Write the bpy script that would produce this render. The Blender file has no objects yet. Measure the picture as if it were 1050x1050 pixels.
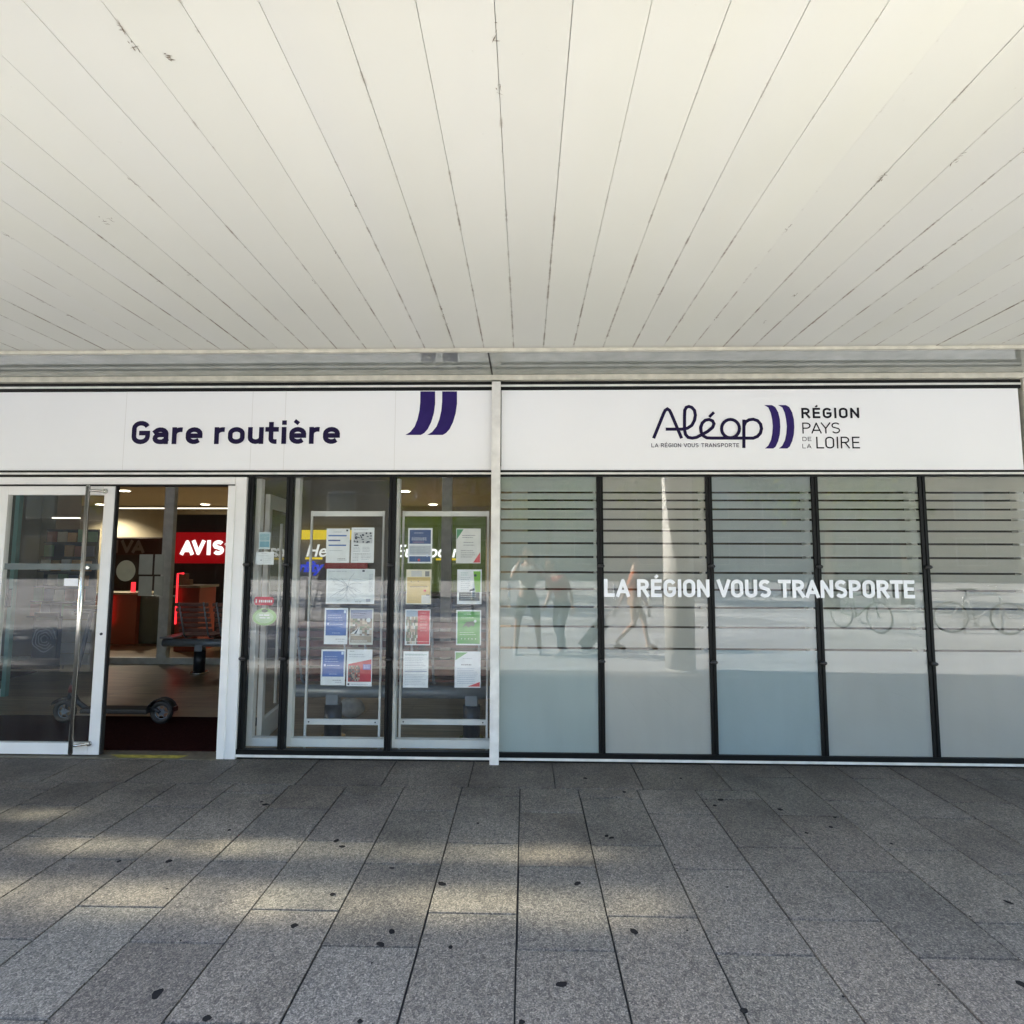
import bpy, bmesh, math, random
from mathutils import Vector, Matrix, Euler
random.seed(7)
S = bpy.context.scene
C = S.collection
PI = math.pi
YF = 4.48            # facade plane (outer glass face)
CZ = 3.10            # canopy ceiling height
# ------------------------------------------------------------------ camera model (measured from the photograph)
F_, PIT, YAW, ROL, H = 564.65, 0.08251, 0.02430, 0.003315, 1.6
cp, sp, cy, sy, cr, sr = math.cos(PIT), math.sin(PIT), math.cos(YAW), math.sin(YAW), math.cos(ROL), math.sin(ROL)
FW = Vector((-sy*cp, cy*cp, sp)); RT = Vector((cy, sy, 0)); UP0 = RT.cross(FW)
RR = cr*RT + sr*UP0; UU = -sr*RT + cr*UP0
def ray(px, py): return FW + (px-525)/F_*RR - (py-525)/F_*UU
def PY(px, py, Y):
    d = ray(px, py); t = Y/d.y; return Vector((d.x*t, Y, H+d.z*t))
def PZ(px, py, Z):
    d = ray(px, py); t = (Z-H)/d.z; return Vector((d.x*t, d.y*t, Z))

# ------------------------------------------------------------------ materials
def nm(name):
    m = bpy.data.materials.new(name); m.use_nodes = True
    nt = m.node_tree; nt.nodes.clear()
    return m, nt, nt.nodes, nt.links
def N(nt, t, **kw):
    n = nt.nodes.new(t)
    for k, v in kw.items():
        if k.startswith('i_'): n.inputs[k[2:].replace('_', ' ')].default_value = v
        else: setattr(n, k, v)
    return n
def c4(c): return (c[0], c[1], c[2], 1)
def mat(name, col, rough=.6, metal=0, var=.06, scale=8, spec=.5, bump=0, bscale=60, col2=None, emit=0, coat=0):
    """principled surface with procedural soiling: colour mottled by noise between col and col2"""
    m, nt, n, l = nm(name)
    out = N(nt, 'ShaderNodeOutputMaterial'); b = N(nt, 'ShaderNodeBsdfPrincipled')
    l.new(b.outputs[0], out.inputs[0])
    tc = N(nt, 'ShaderNodeTexCoord')
    ns = N(nt, 'ShaderNodeTexNoise'); ns.inputs['Scale'].default_value = scale; ns.inputs['Detail'].default_value = 6
    l.new(tc.outputs['Object'], ns.inputs['Vector'])
    rp = N(nt, 'ShaderNodeMapRange'); rp.inputs[1].default_value = .3; rp.inputs[2].default_value = .7
    l.new(ns.outputs[0], rp.inputs[0])
    mx = N(nt, 'ShaderNodeMix', data_type='RGBA')
    c2 = col2 or tuple(max(0, x*(1-var*2)) for x in col)
    mx.inputs[6].default_value = c4(c2); mx.inputs[7].default_value = c4(col)
    l.new(rp.outputs[0], mx.inputs[0]); l.new(mx.outputs[2], b.inputs['Base Color'])
    b.inputs['Roughness'].default_value = rough; b.inputs['Metallic'].default_value = metal
    b.inputs['Specular IOR Level'].default_value = spec
    if coat: b.inputs['Coat Weight'].default_value = coat
    if emit:
        l.new(mx.outputs[2], b.inputs['Emission Color']); b.inputs['Emission Strength'].default_value = emit
    if bump:
        n2 = N(nt, 'ShaderNodeTexNoise'); n2.inputs['Scale'].default_value = bscale
        l.new(tc.outputs['Object'], n2.inputs['Vector'])
        bp = N(nt, 'ShaderNodeBump'); bp.inputs['Strength'].default_value = bump; bp.inputs['Distance'].default_value = .01
        l.new(n2.outputs[0], bp.inputs['Height']); l.new(bp.outputs[0], b.inputs['Normal'])
    return m
def emis(name, col, s):
    m, nt, n, l = nm(name)
    out = N(nt, 'ShaderNodeOutputMaterial'); e = N(nt, 'ShaderNodeEmission')
    e.inputs[0].default_value = c4(col); e.inputs[1].default_value = s
    l.new(e.outputs[0], out.inputs[0]); return m
def glass_mat(name, tint=(.92, .94, .92), ior=1.60, dirt=.018):
    m, nt, n, l = nm(name)
    out = N(nt, 'ShaderNodeOutputMaterial')
    tr = N(nt, 'ShaderNodeBsdfTransparent'); tr.inputs[0].default_value = c4(tint)
    gl = N(nt, 'ShaderNodeBsdfGlossy'); gl.inputs['Roughness'].default_value = 0.0; gl.inputs[0].default_value = (1, 1, 1, 1)
    f0 = ((ior-1)/(ior+1))**2
    lw = N(nt, 'ShaderNodeLayerWeight'); lw.inputs[0].default_value = .5
    pw_ = N(nt, 'ShaderNodeMath', operation='POWER'); pw_.inputs[1].default_value = 4.0; l.new(lw.outputs['Facing'], pw_.inputs[0])
    fr = N(nt, 'ShaderNodeMapRange'); fr.inputs[3].default_value = f0; fr.inputs[4].default_value = 1; l.new(pw_.outputs[0], fr.inputs[0])
    tc = N(nt, 'ShaderNodeTexCoord')
    # very slight waviness of float glass
    nw = N(nt, 'ShaderNodeTexNoise'); nw.inputs['Scale'].default_value = 1.6; nw.inputs['Detail'].default_value = 1
    l.new(tc.outputs['Object'], nw.inputs['Vector'])
    bp = N(nt, 'ShaderNodeBump'); bp.inputs['Strength'].default_value = .02; bp.inputs['Distance'].default_value = .005
    l.new(nw.outputs[0], bp.inputs['Height']); l.new(bp.outputs[0], gl.inputs['Normal'])
    m1 = N(nt, 'ShaderNodeMixShader'); l.new(fr.outputs[0], m1.inputs[0]); l.new(tr.outputs[0], m1.inputs[1]); l.new(gl.outputs[0], m1.inputs[2])
    df = N(nt, 'ShaderNodeBsdfDiffuse'); df.inputs[0].default_value = (.6, .6, .56, 1)
    nd = N(nt, 'ShaderNodeTexNoise'); nd.inputs['Scale'].default_value = 3.2; nd.inputs['Detail'].default_value = 8
    mp = N(nt, 'ShaderNodeMapping'); mp.inputs['Scale'].default_value = (3, 1, .6)
    l.new(tc.outputs['Object'], mp.inputs[0]); l.new(mp.outputs[0], nd.inputs['Vector'])
    mr = N(nt, 'ShaderNodeMapRange'); mr.inputs[1].default_value = .4; mr.inputs[2].default_value = .8; mr.inputs[3].default_value = dirt*.4; mr.inputs[4].default_value = dirt*2.2
    l.new(nd.outputs[0], mr.inputs[0])
    m2 = N(nt, 'ShaderNodeMixShader'); l.new(mr.outputs[0], m2.inputs[0]); l.new(m1.outputs[0], m2.inputs[1]); l.new(df.outputs[0], m2.inputs[2])
    l.new(m2.outputs[0], out.inputs[0]); return m
def film_mat(name, col, opac=.8):
    m, nt, n, l = nm(name)
    out = N(nt, 'ShaderNodeOutputMaterial')
    tc = N(nt, 'ShaderNodeTexCoord'); sx = N(nt, 'ShaderNodeSeparateXYZ'); l.new(tc.outputs['Object'], sx.inputs[0])
    ns = N(nt, 'ShaderNodeTexNoise'); ns.inputs['Scale'].default_value = 1.1; ns.inputs['Detail'].default_value = 3
    l.new(tc.outputs['Object'], ns.inputs['Vector'])
    mx = N(nt, 'ShaderNodeMix', data_type='RGBA')
    mx.inputs[6].default_value = c4(tuple(x*.8 for x in col)); mx.inputs[7].default_value = c4(tuple(min(1, x*1.12) for x in col))
    l.new(ns.outputs[0], mx.inputs[0])
    df = N(nt, 'ShaderNodeBsdfDiffuse'); tl = N(nt, 'ShaderNodeBsdfTranslucent'); tr = N(nt, 'ShaderNodeBsdfTransparent')
    l.new(mx.outputs[2], df.inputs[0]); l.new(mx.outputs[2], tl.inputs[0])
    a = N(nt, 'ShaderNodeMixShader'); a.inputs[0].default_value = .35; l.new(df.outputs[0], a.inputs[1]); l.new(tl.outputs[0], a.inputs[2])
    b = N(nt, 'ShaderNodeMixShader'); b.inputs[0].default_value = opac; l.new(tr.outputs[0], b.inputs[1]); l.new(a.outputs[0], b.inputs[2])
    l.new(b.outputs[0], out.inputs[0]); return m

M = {}
M['white_alu'] = mat('white_alu', (.74, .74, .72), .42, var=.04, scale=5)
M['white_alu_dirty'] = mat('white_alu_dirty', (.72, .72, .68), .5, var=.12, scale=9)
M['cream_trim'] = mat('cream_trim', (.58, .56, .47), .55, var=.14, scale=12)
M['black_alu'] = mat('black_alu', (.006, .007, .007), .5, var=.2, scale=20, spec=.18)
M['black_rubber'] = mat('black_rubber', (.01, .01, .011), .6)
M['chrome'] = mat('chrome', (.62, .60, .56), .22, metal=1, var=.05)
M['steel_grey'] = mat('steel_grey', (.22, .26, .31), .35, metal=.3)
M['dark_metal'] = mat('dark_metal', (.03, .035, .045), .4, metal=.4)
M['navy'] = mat('navy', (.026, .014, .115), .5, var=.1, spec=.15)
M['navy_text'] = mat('navy_text', (.012, .008, .040), .5, var=.1, spec=.12)
M['ink'] = mat('ink', (.010, .010, .016), .5, spec=.12)
M['vinyl_white'] = mat('vinyl_white', (.82, .84, .86), .5, var=.02)
M['glass'] = glass_mat('glass')
M['glass_in'] = glass_mat('glass_in', (.9, .92, .9), 1.5, .02)
M['brown_wood'] = mat('brown_wood', (.13, .035, .02), .45, var=.25, scale=14)
M['orange_panel'] = mat('orange_panel', (.3, .05, .02), .5)
M['int_wall'] = mat('int_wall', (.30, .26, .18), .8, var=.06, scale=3)
M['int_ceiling'] = mat('int_ceiling', (.22, .185, .12), .9, var=.05)
M['int_dark'] = mat('int_dark', (.05, .043, .037), .8)
M['mat_red'] = mat('mat_red', (.03, .011, .010), .95, spec=0, var=.25, scale=60, bump=.6, bscale=250)
M['concrete'] = mat('concrete', (.42, .40, .36), .8, var=.1, scale=2)
M['column_white'] = mat('column_white', (.72, .70, .64), .6, var=.06, scale=4)
M['downlight'] = emis('downlight', (1, .93, .78), 30)
M['tube_light'] = emis('tube_light', (1, .92, .78), 2.2)
M['neon_red'] = emis('neon_red', (1, .03, .04), 2.2)
M['yellow'] = mat('yellow', (.75, .55, .01), .5, emit=1.0)
M['blue_lit'] = mat('blue_lit', (.02, .05, .7), .5, emit=.8)
M['red_lit'] = mat('red_lit', (.32, .001, .004), .5, emit=.7, var=.02)
M['white_lit'] = emis('white_lit', (1, 1, 1), 1.6)
M['white_lit2'] = emis('white_lit2', (1, 1, .97), .9)
M['green_lit'] = mat('green_lit', (.09, .13, .012), .6, emit=.55, var=.3, scale=2)

# ------------------------------------------------------------------ object helpers
class MB:
    def __init__(s): s.bm = bmesh.new()
    def box(s, x0, x1, y0, y1, z0, z1, mi=0):
        r = bmesh.ops.create_cube(s.bm, size=1)
        bmesh.ops.scale(s.bm, vec=(x1-x0, y1-y0, z1-z0), verts=r['verts'])
        bmesh.ops.translate(s.bm, vec=((x0+x1)/2, (y0+y1)/2, (z0+z1)/2), verts=r['verts'])
        for v in r['verts']:
            for f in v.link_faces: f.material_index = mi
        return r['verts']
    def quad(s, pts, mi=0):
        f = s.bm.faces.new([s.bm.verts.new(p) for p in pts]); f.material_index = mi; return f
    def tube(s, p0, p1, r0, r1=None, seg=12, mi=0):
        r1 = r0 if r1 is None else r1
        p0, p1 = Vector(p0), Vector(p1); d = p1-p0
        q = d.to_track_quat('Z', 'Y').to_matrix().to_4x4(); q.translation = (p0+p1)/2
        r = bmesh.ops.create_cone(s.bm, cap_ends=True, segments=seg, radius1=r0, radius2=r1, depth=d.length, matrix=q)
        for v in r['verts']:
            for f in v.link_faces: f.material_index = mi; f.smooth = len(f.verts) == 4
        return r['verts']
    def path(s, pts, r, seg=8, mi=0):
        """continuous tube along a polyline"""
        pts = [Vector(p) for p in pts]; rings = []
        for i, p in enumerate(pts):
            t = (pts[min(i+1, len(pts)-1)]-pts[max(i-1, 0)]).normalized()
            a = t.cross(Vector((0, 0, 1)) if abs(t.z) < .95 else Vector((1, 0, 0))).normalized(); b = t.cross(a)
            rr = r[i] if isinstance(r, (list, tuple)) else r
            rings.append([s.bm.verts.new(p+rr*(math.cos(2*PI*k/seg)*a+math.sin(2*PI*k/seg)*b)) for k in range(seg)])
        # keep ring orientation consistent
        for A, B in zip(rings, rings[1:]):
            off = min(range(seg), key=lambda o: sum((A[k].co-B[(k+o) % seg].co).length for k in range(0, seg, 2)))
            B[:] = B[off:]+B[:off]
            for k in range(seg):
                f = s.bm.faces.new((A[k], A[(k+1) % seg], B[(k+1) % seg], B[k])); f.smooth = True; f.material_index = mi
        for R_ in (rings[0], rings[-1]):
            try: s.bm.faces.new(R_)
            except ValueError: pass
    def sphere(s, c, r, sc=(1, 1, 1), seg=12, mi=0):
        q = bmesh.ops.create_uvsphere(s.bm, u_segments=seg, v_segments=max(6, seg//2+2), radius=r)
        bmesh.ops.scale(s.bm, vec=sc, verts=q['verts']); bmesh.ops.translate(s.bm, vec=c, verts=q['verts'])
        for v in q['verts']:
            for f in v.link_faces: f.smooth = True; f.material_index = mi
    def torus(s, c, R, r, axis='Y', seg=28, sub=8, mi=0):
        c = Vector(c); vs = []
        for i in range(seg):
            a = 2*PI*i/seg; row = []
            for j in range(sub):
                b = 2*PI*j/sub; rad = R+r*math.cos(b); h = r*math.sin(b)
                p = {'Y': (rad*math.cos(a), h, rad*math.sin(a)), 'X': (h, rad*math.cos(a), rad*math.sin(a)), 'Z': (rad*math.cos(a), rad*math.sin(a), h)}[axis]
                row.append(s.bm.verts.new(c+Vector(p)))
            vs.append(row)
        for i in range(seg):
            for j in range(sub):
                f = s.bm.faces.new((vs[i][j], vs[(i+1) % seg][j], vs[(i+1) % seg][(j+1) % sub], vs[i][(j+1) % sub])); f.smooth = True; f.material_index = mi
    def prism(s, pts, d, mi=0):
        """pts: list of Vector polygon, d: Vector thickness"""
        a = [s.bm.verts.new(p) for p in pts]; b = [s.bm.verts.new(Vector(p)+Vector(d)) for p in pts]
        n = len(pts); fs = [s.bm.faces.new(a), s.bm.faces.new(b[::-1])]
        for i in range(n): fs.append(s.bm.faces.new((a[i], b[i], b[(i+1) % n], a[(i+1) % n])))
        for f in fs: f.material_index = mi
    def bevel(s, w=.004, seg=2):
        bmesh.ops.bevel(s.bm, geom=[e for e in s.bm.edges if len(e.link_faces) == 2 and e.calc_face_angle(0) > .6], offset=w, segments=seg, profile=.6, affect='EDGES')
    def build(s, name, m, parent=None, recalc=True):
        if recalc: bmesh.ops.recalc_face_normals(s.bm, faces=s.bm.faces)
        me = bpy.data.meshes.new(name); s.bm.to_mesh(me); s.bm.free()
        for mm in (m if isinstance(m, (list, tuple)) else [m]): me.materials.append(mm)
        o = bpy.data.objects.new(name, me); C.objects.link(o)
        if parent is not None:
            o.parent = parent
            o.matrix_parent_inverse = world_inv(parent)
        return o
def world_inv(p):
    w = Matrix.Identity(4); chain = []
    while p is not None: chain.append(p); p = p.parent
    for q in reversed(chain): w = w @ q.matrix_parent_inverse @ q.matrix_basis
    return w.inverted()
def tag(o, label=None, cat=None, group=None, kind=None):
    if label: o['label'] = label
    if cat: o['category'] = cat
    if group: o['group'] = group
    if kind: o['kind'] = kind
    return o
def thing(name, label, cat, loc=(0, 0, 0), group=None):
    o = bpy.data.objects.new(name, None); C.objects.link(o); o.location = loc; o.empty_display_size = .1
    return tag(o, label, cat, group)
def struct(o): o['kind'] = 'structure'; return o
def copy_tree(o, parent=None):
    c = o.copy(); C.objects.link(c)
    if parent is not None: c.parent = parent
    for ch in list(o.children): copy_tree(ch, c)
    return c
def bx(name, m, parent, *a, bev=0):
    b = MB(); b.box(*a)
    if bev: b.bevel(bev)
    return b.build(name, m, parent)

# ------------------------------------------------------------------ stroke lettering (DIN-like)
def arc(cx, cy_, rx, ry, a0, a1, n=10):
    return [(cx+rx*math.cos(math.radians(a0+(a1-a0)*i/n)), cy_+ry*math.sin(math.radians(a0+(a1-a0)*i/n))) for i in range(n+1)]
def rr(w, y0, y1, r):
    """closed rounded rectangle"""
    return arc(w-r, y1-r, r, r, 90, 0, 6)+arc(w-r, y0+r, r, r, 0, -90, 6)+arc(r, y0+r, r, r, 270, 180, 6)+arc(r, y1-r, r, r, 180, 90, 6)
G = {}
W = .50
G['L'] = (.42, [[(0, 1), (0, 0), (.42, 0)]])
G['A'] = (.60, [[(0, 0), (.30, 1), (.60, 0)], [(.10, .26), (.50, .26)]])
G['R'] = (.50, [[(0, 0), (0, 1)]+[(.24, 1)]+arc(.26, .75, .22, .25, 90, -90, 8)+[(0, .5)], [(.24, .5), (.50, 0)]])
G['E'] = (.42, [[(.42, 1), (0, 1), (0, 0), (.42, 0)], [(0, .51), (.37, .51)]])
G['\u00c9'] = (.42, G['E'][1]+[[None, (.14, 1.22), (.30, 1.40)]])
G['G'] = (.52, [arc(.26, .72, .26, .28, 20, 180, 8)+arc(.26, .28, .26, .28, 180, 360, 8)+[(.52, .47), (.28, .47)]])
G['I'] = (.0, [[(0, 0), (0, 1)]])
G['O'] = (.50, [rr(.50, 0, 1, .25)])
G['N'] = (.52, [[(0, 0), (0, 1), (.52, 0), (.52, 1)]])
G['V'] = (.58, [[(0, 1), (.29, 0), (.58, 1)]])
G['U'] = (.50, [[(0, 1), (0, .26)]+arc(.25, .26, .25, .26, 180, 360, 10)+[(.50, 1)]])
G['S'] = (.48, [arc(.24, .76, .24, .24, 28, 180, 8)+[(.0, .72), (.06, .58), (.24, .51), (.42, .43), (.48, .30)]+arc(.24, .26, .24, .26, 0, -152, 8)])
G['T'] = (.54, [[(0, 1), (.54, 1)], [(.27, 1), (.27, 0)]])
G['P'] = (.48, [[(0, 0), (0, 1), (.23, 1)]+arc(.23, .74, .25, .26, 90, -90, 8)+[(0, .48)]])
G['D'] = (.50, [[(0, 0), (0, 1), (.22, 1)]+arc(.22, .72, .28, .28, 90, 0, 6)+arc(.22, .28, .28, .28, 0, -90, 6)+[(0, 0)]])
G['Y'] = (.56, [[(0, 1), (.28, .45), (.56, 1)], [(.28, .45), (.28, 0)]])
xh = .65
G['a'] = (.42, [arc(.20, xh-.22, .22, .22, 150, 0, 6)+[(.42, 0)], arc(.19, .185, .19, .185, 90, 270, 8)+[(.28, 0), (.42, .12)], [(.19, .37), (.42, .37)]])
G['r'] = (.30, [[(0, 0), (0, xh)], arc(.24, xh-.24, .24, .24, 180, 75, 6)])
G['e'] = (.46, [[(0, .32), (.46, .32)]+arc(.23, xh-.24, .23, .24, 0, 180, 8)+arc(.23, .24, .23, .24, 180, 322, 7)])
G['\u00e8'] = (.46, G['e'][1]+[[None, (.10, 1.12), (.26, .95)]])
G['o'] = (.46, [rr(.46, 0, xh, .23)])
G['u'] = (.42, [[(0, xh), (0, .23)]+arc(.21, .22, .21, .22, 180, 360, 8)+[(.42, xh)], [(.42, .3), (.42, 0)]])
G['t'] = (.26, [[(.06, .92), (.06, .16)]+arc(.21, .15, .15, .15, 180, 270, 5)+[(.28, 0)], [(-.07, xh), (.26, xh)]])
G['i'] = (.0, [[(0, 0), (0, xh)], [None, (0, .89), (0, 1.13)]])
def ribbon(bm, pts, w, to3, mi=0):
    """split at sharp corners: right angles get square joins, acute ones a round join"""
    q = [Vector((p[0], p[1])) for p in pts]; q = [p for i, p in enumerate(q) if i == 0 or (p-q[i-1]).length > 1e-4]
    if len(q) < 2: return
    def turn(a, b, c):
        u, v = b-a, c-b
        return math.degrees(u.angle(v)) if u.length > 1e-6 and v.length > 1e-6 else 0
    closed = (q[0]-q[-1]).length < 1e-3
    cuts = [i for i in range(1, len(q)-1) if turn(q[i-1], q[i], q[i+1]) > 38]
    if not cuts or (closed and turn(q[-2], q[0], q[1]) > 38 and False):
        ribbon1(bm, q, w, to3, mi); return
    idx = [0]+cuts+[len(q)-1]
    for n_, (i, j) in enumerate(zip(idx, idx[1:])):
        seg = [p.copy() for p in q[i:j+1]]
        for end, k in ((0, i), (1, j)):
            if k in cuts:
                t = turn(q[k-1], q[k], q[k+1])
                e = w/2*math.tan(math.radians(min(t, 96)/2)) if t < 96 else 0
                if end == 0: seg[0] = seg[0]-(seg[1]-seg[0]).normalized()*e
                else: seg[-1] = seg[-1]+(seg[-1]-seg[-2]).normalized()*e
            elif closed:
                t = turn(q[-2], q[0], q[1]); e = w/2*math.tan(math.radians(min(t, 96)/2))
                if end == 0: seg[0] = seg[0]-(seg[1]-seg[0]).normalized()*e
                else: seg[-1] = seg[-1]+(seg[-1]-seg[-2]).normalized()*e
        dd = .00009*(n_ % 3)
        f3 = lambda a, b_, dd=dd: to3(a, b_)+Vector((0, -dd, 0))
        ribbon1(bm, seg, w, f3, mi)
    for k in cuts:
        if turn(q[k-1], q[k], q[k+1]) >= 96:
            f = bm.faces.new([bm.verts.new(to3(q[k].x+w/2*math.cos(a*PI/8), q[k].y+w/2*math.sin(a*PI/8))+Vector((0, -.0003, 0))) for a in range(16)]); f.material_index = mi
def ribbon1(bm, pts, w, to3, mi=0):
    """mitred flat ribbon of constant width along pts (2-D), to3 maps (x,y)->Vector"""
    pts = [Vector((p[0], p[1])) for p in pts]
    q = [pts[0]]
    for p in pts[1:]:
        if (p-q[-1]).length > 1e-4: q.append(p)
    closed = (q[0]-q[-1]).length < 1e-3
    if closed: q = q[:-1]
    n = len(q); L = []; R_ = []
    for i in range(n):
        if closed: a, b = q[i-1], q[(i+1) % n]
        else: a, b = q[max(i-1, 0)], q[min(i+1, n-1)]
        d1 = (q[i]-a).normalized() if (q[i]-a).length > 1e-6 else None
        d2 = (b-q[i]).normalized() if (b-q[i]).length > 1e-6 else None
        if d1 is None: d1 = d2
        if d2 is None: d2 = d1
        t = (d1+d2)
        t = t.normalized() if t.length > 1e-5 else d1
        nn = Vector((-t.y, t.x)); k = max(.45, nn.dot(Vector((-d1.y, d1.x))))
        L.append(q[i]+nn*w/2/k); R_.append(q[i]-nn*w/2/k)
    VL = [bm.verts.new(to3(p.x, p.y)) for p in L]; VR = [bm.verts.new(to3(p.x, p.y)) for p in R_]
    for i in range(n if closed else n-1):
        j = (i+1) % n
        f = bm.faces.new((VL[i], VR[i], VR[j], VL[j])); f.material_index = mi
KERN = {('A', 'V'): -.24, ('V', 'O'): -.07, ('R', 'A'): -.05, ('L', 'O'): -.08, ('r', 'e'): -.07, ('r', 'o'): -.07, ('P', 'A'): -.12, ('A', 'Y'): -.2, ('Y', 'S'): -.08, ('A', 'N'): -.04, ('L', 'A'): -.03, ('R', 'T'): -.05, ('T', 'E'): -.06, ('T', 'R'): -.04, ('V', 'A'): -.24, ('a', 'r'): .03, ('u', 't'): .02}
def write(mb, text, x0, x1, z0, z1, Y, wt=.14, space=.34, mi=0, gap=None):
    """fit text between outer edges x0..x1, baseline z0, cap top z1, on the plane Y (facing -Y)"""
    gap = gap if gap is not None else wt+.13
    tot = 0; lay = []
    prev = None
    for ch in text:
        if ch == ' ': tot += space; prev = None; continue
        tot += KERN.get((prev, ch), 0); prev = ch
        lay.append((ch, tot)); tot += G[ch][0]+gap
    tot -= gap
    h = z1-z0; w = wt*h
    sc = (x1-x0-w)/tot; sh = h-w
    k = 0
    for ch, ox in lay:
        for st in G[ch][1]:
            yy = Y-.0006*(k % 5); k += 1
            nocap = st[0] is None
            pp = [Vector(((ox+p[0])*sc, p[1]*sh)) for p in st if p is not None]
            if not nocap and (pp[0]-pp[-1]).length > 1e-3:
                for a_, b_ in ((0, 1), (-1, -2)):
                    if (pp[a_]-pp[b_]).length > .11*sh: pp[a_] = pp[a_]+(pp[a_]-pp[b_]).normalized()*w/2
            ribbon(mb.bm, [(p.x, p.y) for p in pp], w*(.8 if nocap and st[1][0] != st[2][0] else 1), lambda a, b, yy=yy: Vector((x0+w/2+a, yy, z0+w/2+b)), mi)
def font_text(name, s, size, m, parent, loc, shear=0, bold=0, ext=.004, sx=1):
    cu = bpy.data.curves.new(name, 'FONT'); cu.body = s; cu.size = size; cu.shear = shear; cu.offset = bold; cu.extrude = ext
    t = bpy.data.objects.new(name, cu); C.objects.link(t)
    dg = bpy.context.evaluated_depsgraph_get(); me = bpy.data.meshes.new_from_object(t.evaluated_get(dg))
    bpy.data.objects.remove(t)
    me.transform(Matrix.Translation(loc) @ Matrix.Rotation(PI/2, 4, 'X') @ Matrix.Diagonal((sx, 1, 1, 1)))
    me.materials.clear(); me.materials.append(m)
    o = bpy.data.objects.new(name, me); C.objects.link(o)
    if parent is not None: o.parent = parent; o.matrix_parent_inverse = world_inv(parent)
    return o

# ================================================================== PAVEMENT
def paving_mat():
    m, nt, n, l = nm('granite_paving')
    out = N(nt, 'ShaderNodeOutputMaterial'); b = N(nt, 'ShaderNodeBsdfPrincipled'); l.new(b.outputs[0], out.inputs[0])
    tc = N(nt, 'ShaderNodeTexCoord'); at = N(nt, 'ShaderNodeVertexColor', layer_name='tile')
    # speckle
    n1 = N(nt, 'ShaderNodeTexNoise'); n1.inputs['Scale'].default_value = 150; n1.inputs['Detail'].default_value = 3; n1.inputs['Roughness'].default_value = .7
    l.new(tc.outputs['Object'], n1.inputs['Vector'])
    r1 = N(nt, 'ShaderNodeValToRGB'); e = r1.color_ramp.elements
    e[0].position = .30; e[0].color = (.085, .08, .074, 1); e[1].position = .72; e[1].color = (.80, .74, .65, 1)
    k = r1.color_ramp.elements.new(.5); k.color = (.325, .302, .272, 1)
    l.new(n1.outputs[0], r1.inputs[0])
    v1 = N(nt, 'ShaderNodeTexVoronoi'); v1.inputs['Scale'].default_value = 95; l.new(tc.outputs['Object'], v1.inputs['Vector'])
    r2 = N(nt, 'ShaderNodeValToRGB'); e = r2.color_ramp.elements
    e[0].position = .0; e[0].color = (.35, .35, .36, 1); e[1].position = 1; e[1].color = (1.3, 1.28, 1.24, 1)
    l.new(v1.outputs['Color'], r2.inputs[0])
    mm = N(nt, 'ShaderNodeMix', data_type='RGBA', blend_type='MULTIPLY'); mm.inputs[0].default_value = .95
    l.new(r1.outputs[0], mm.inputs[6]); l.new(r2.outputs[0], mm.inputs[7])
    # per-tile value
    m2 = N(nt, 'ShaderNodeMix', data_type='RGBA', blend_type='MULTIPLY'); m2.inputs[0].default_value = 1
    l.new(mm.outputs[2], m2.inputs[6]); l.new(at.outputs[0], m2.inputs[7])
    # broad soiling, worse towards the shopfront
    n3 = N(nt, 'ShaderNodeTexNoise'); n3.inputs['Scale'].default_value = 1.7; n3.inputs['Detail'].default_value = 7; n3.inputs['Roughness'].default_value = .65
    l.new(tc.outputs['Object'], n3.inputs['Vector'])
    sx = N(nt, 'ShaderNodeSeparateXYZ'); l.new(tc.outputs['Object'], sx.inputs[0])
    mr = N(nt, 'ShaderNodeMapRange'); mr.inputs[1].default_value = 2.6; mr.inputs[2].default_value = 4.5; mr.inputs[3].default_value = -.12; mr.inputs[4].default_value = .22
    l.new(sx.outputs[1], mr.inputs[0])
    ad = N(nt, 'ShaderNodeMath', operation='ADD'); l.new(n3.outputs[0], ad.inputs[0]); l.new(mr.outputs[0], ad.inputs[1])
    r3 = N(nt, 'ShaderNodeMapRange'); r3.inputs[1].default_value = .42; r3.inputs[2].default_value = .80; r3.inputs[3].default_value = 1.1; r3.inputs[4].default_value = .45
    l.new(ad.outputs[0], r3.inputs[0])
    m3 = N(nt, 'ShaderNodeVectorMath', operation='SCALE'); l.new(m2.outputs[2], m3.inputs[0]); l.new(r3.outputs[0], m3.inputs[3])
    l.new(m3.outputs[0], b.inputs['Base Color'])
    # polished wear: roughness
    r4 = N(nt, 'ShaderNodeMapRange'); r4.inputs[3].default_value = .5; r4.inputs[4].default_value = .85; l.new(n1.outputs[0], r4.inputs[0])
    l.new(r4.outputs[0], b.inputs['Roughness']); b.inputs['Specular IOR Level'].default_value = .35
    bp = N(nt, 'ShaderNodeBump'); bp.inputs['Strength'].default_value = .35; bp.inputs['Distance'].default_value = .003
    l.new(n1.outputs[0], bp.inputs['Height']); l.new(bp.outputs[0], b.inputs['Normal'])
    return m
PAV = paving_mat()
bm = bmesh.new(); cl = bm.loops.layers.color.new('tile')
TS, TO, TL = .4040, -.4386, .612
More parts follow.
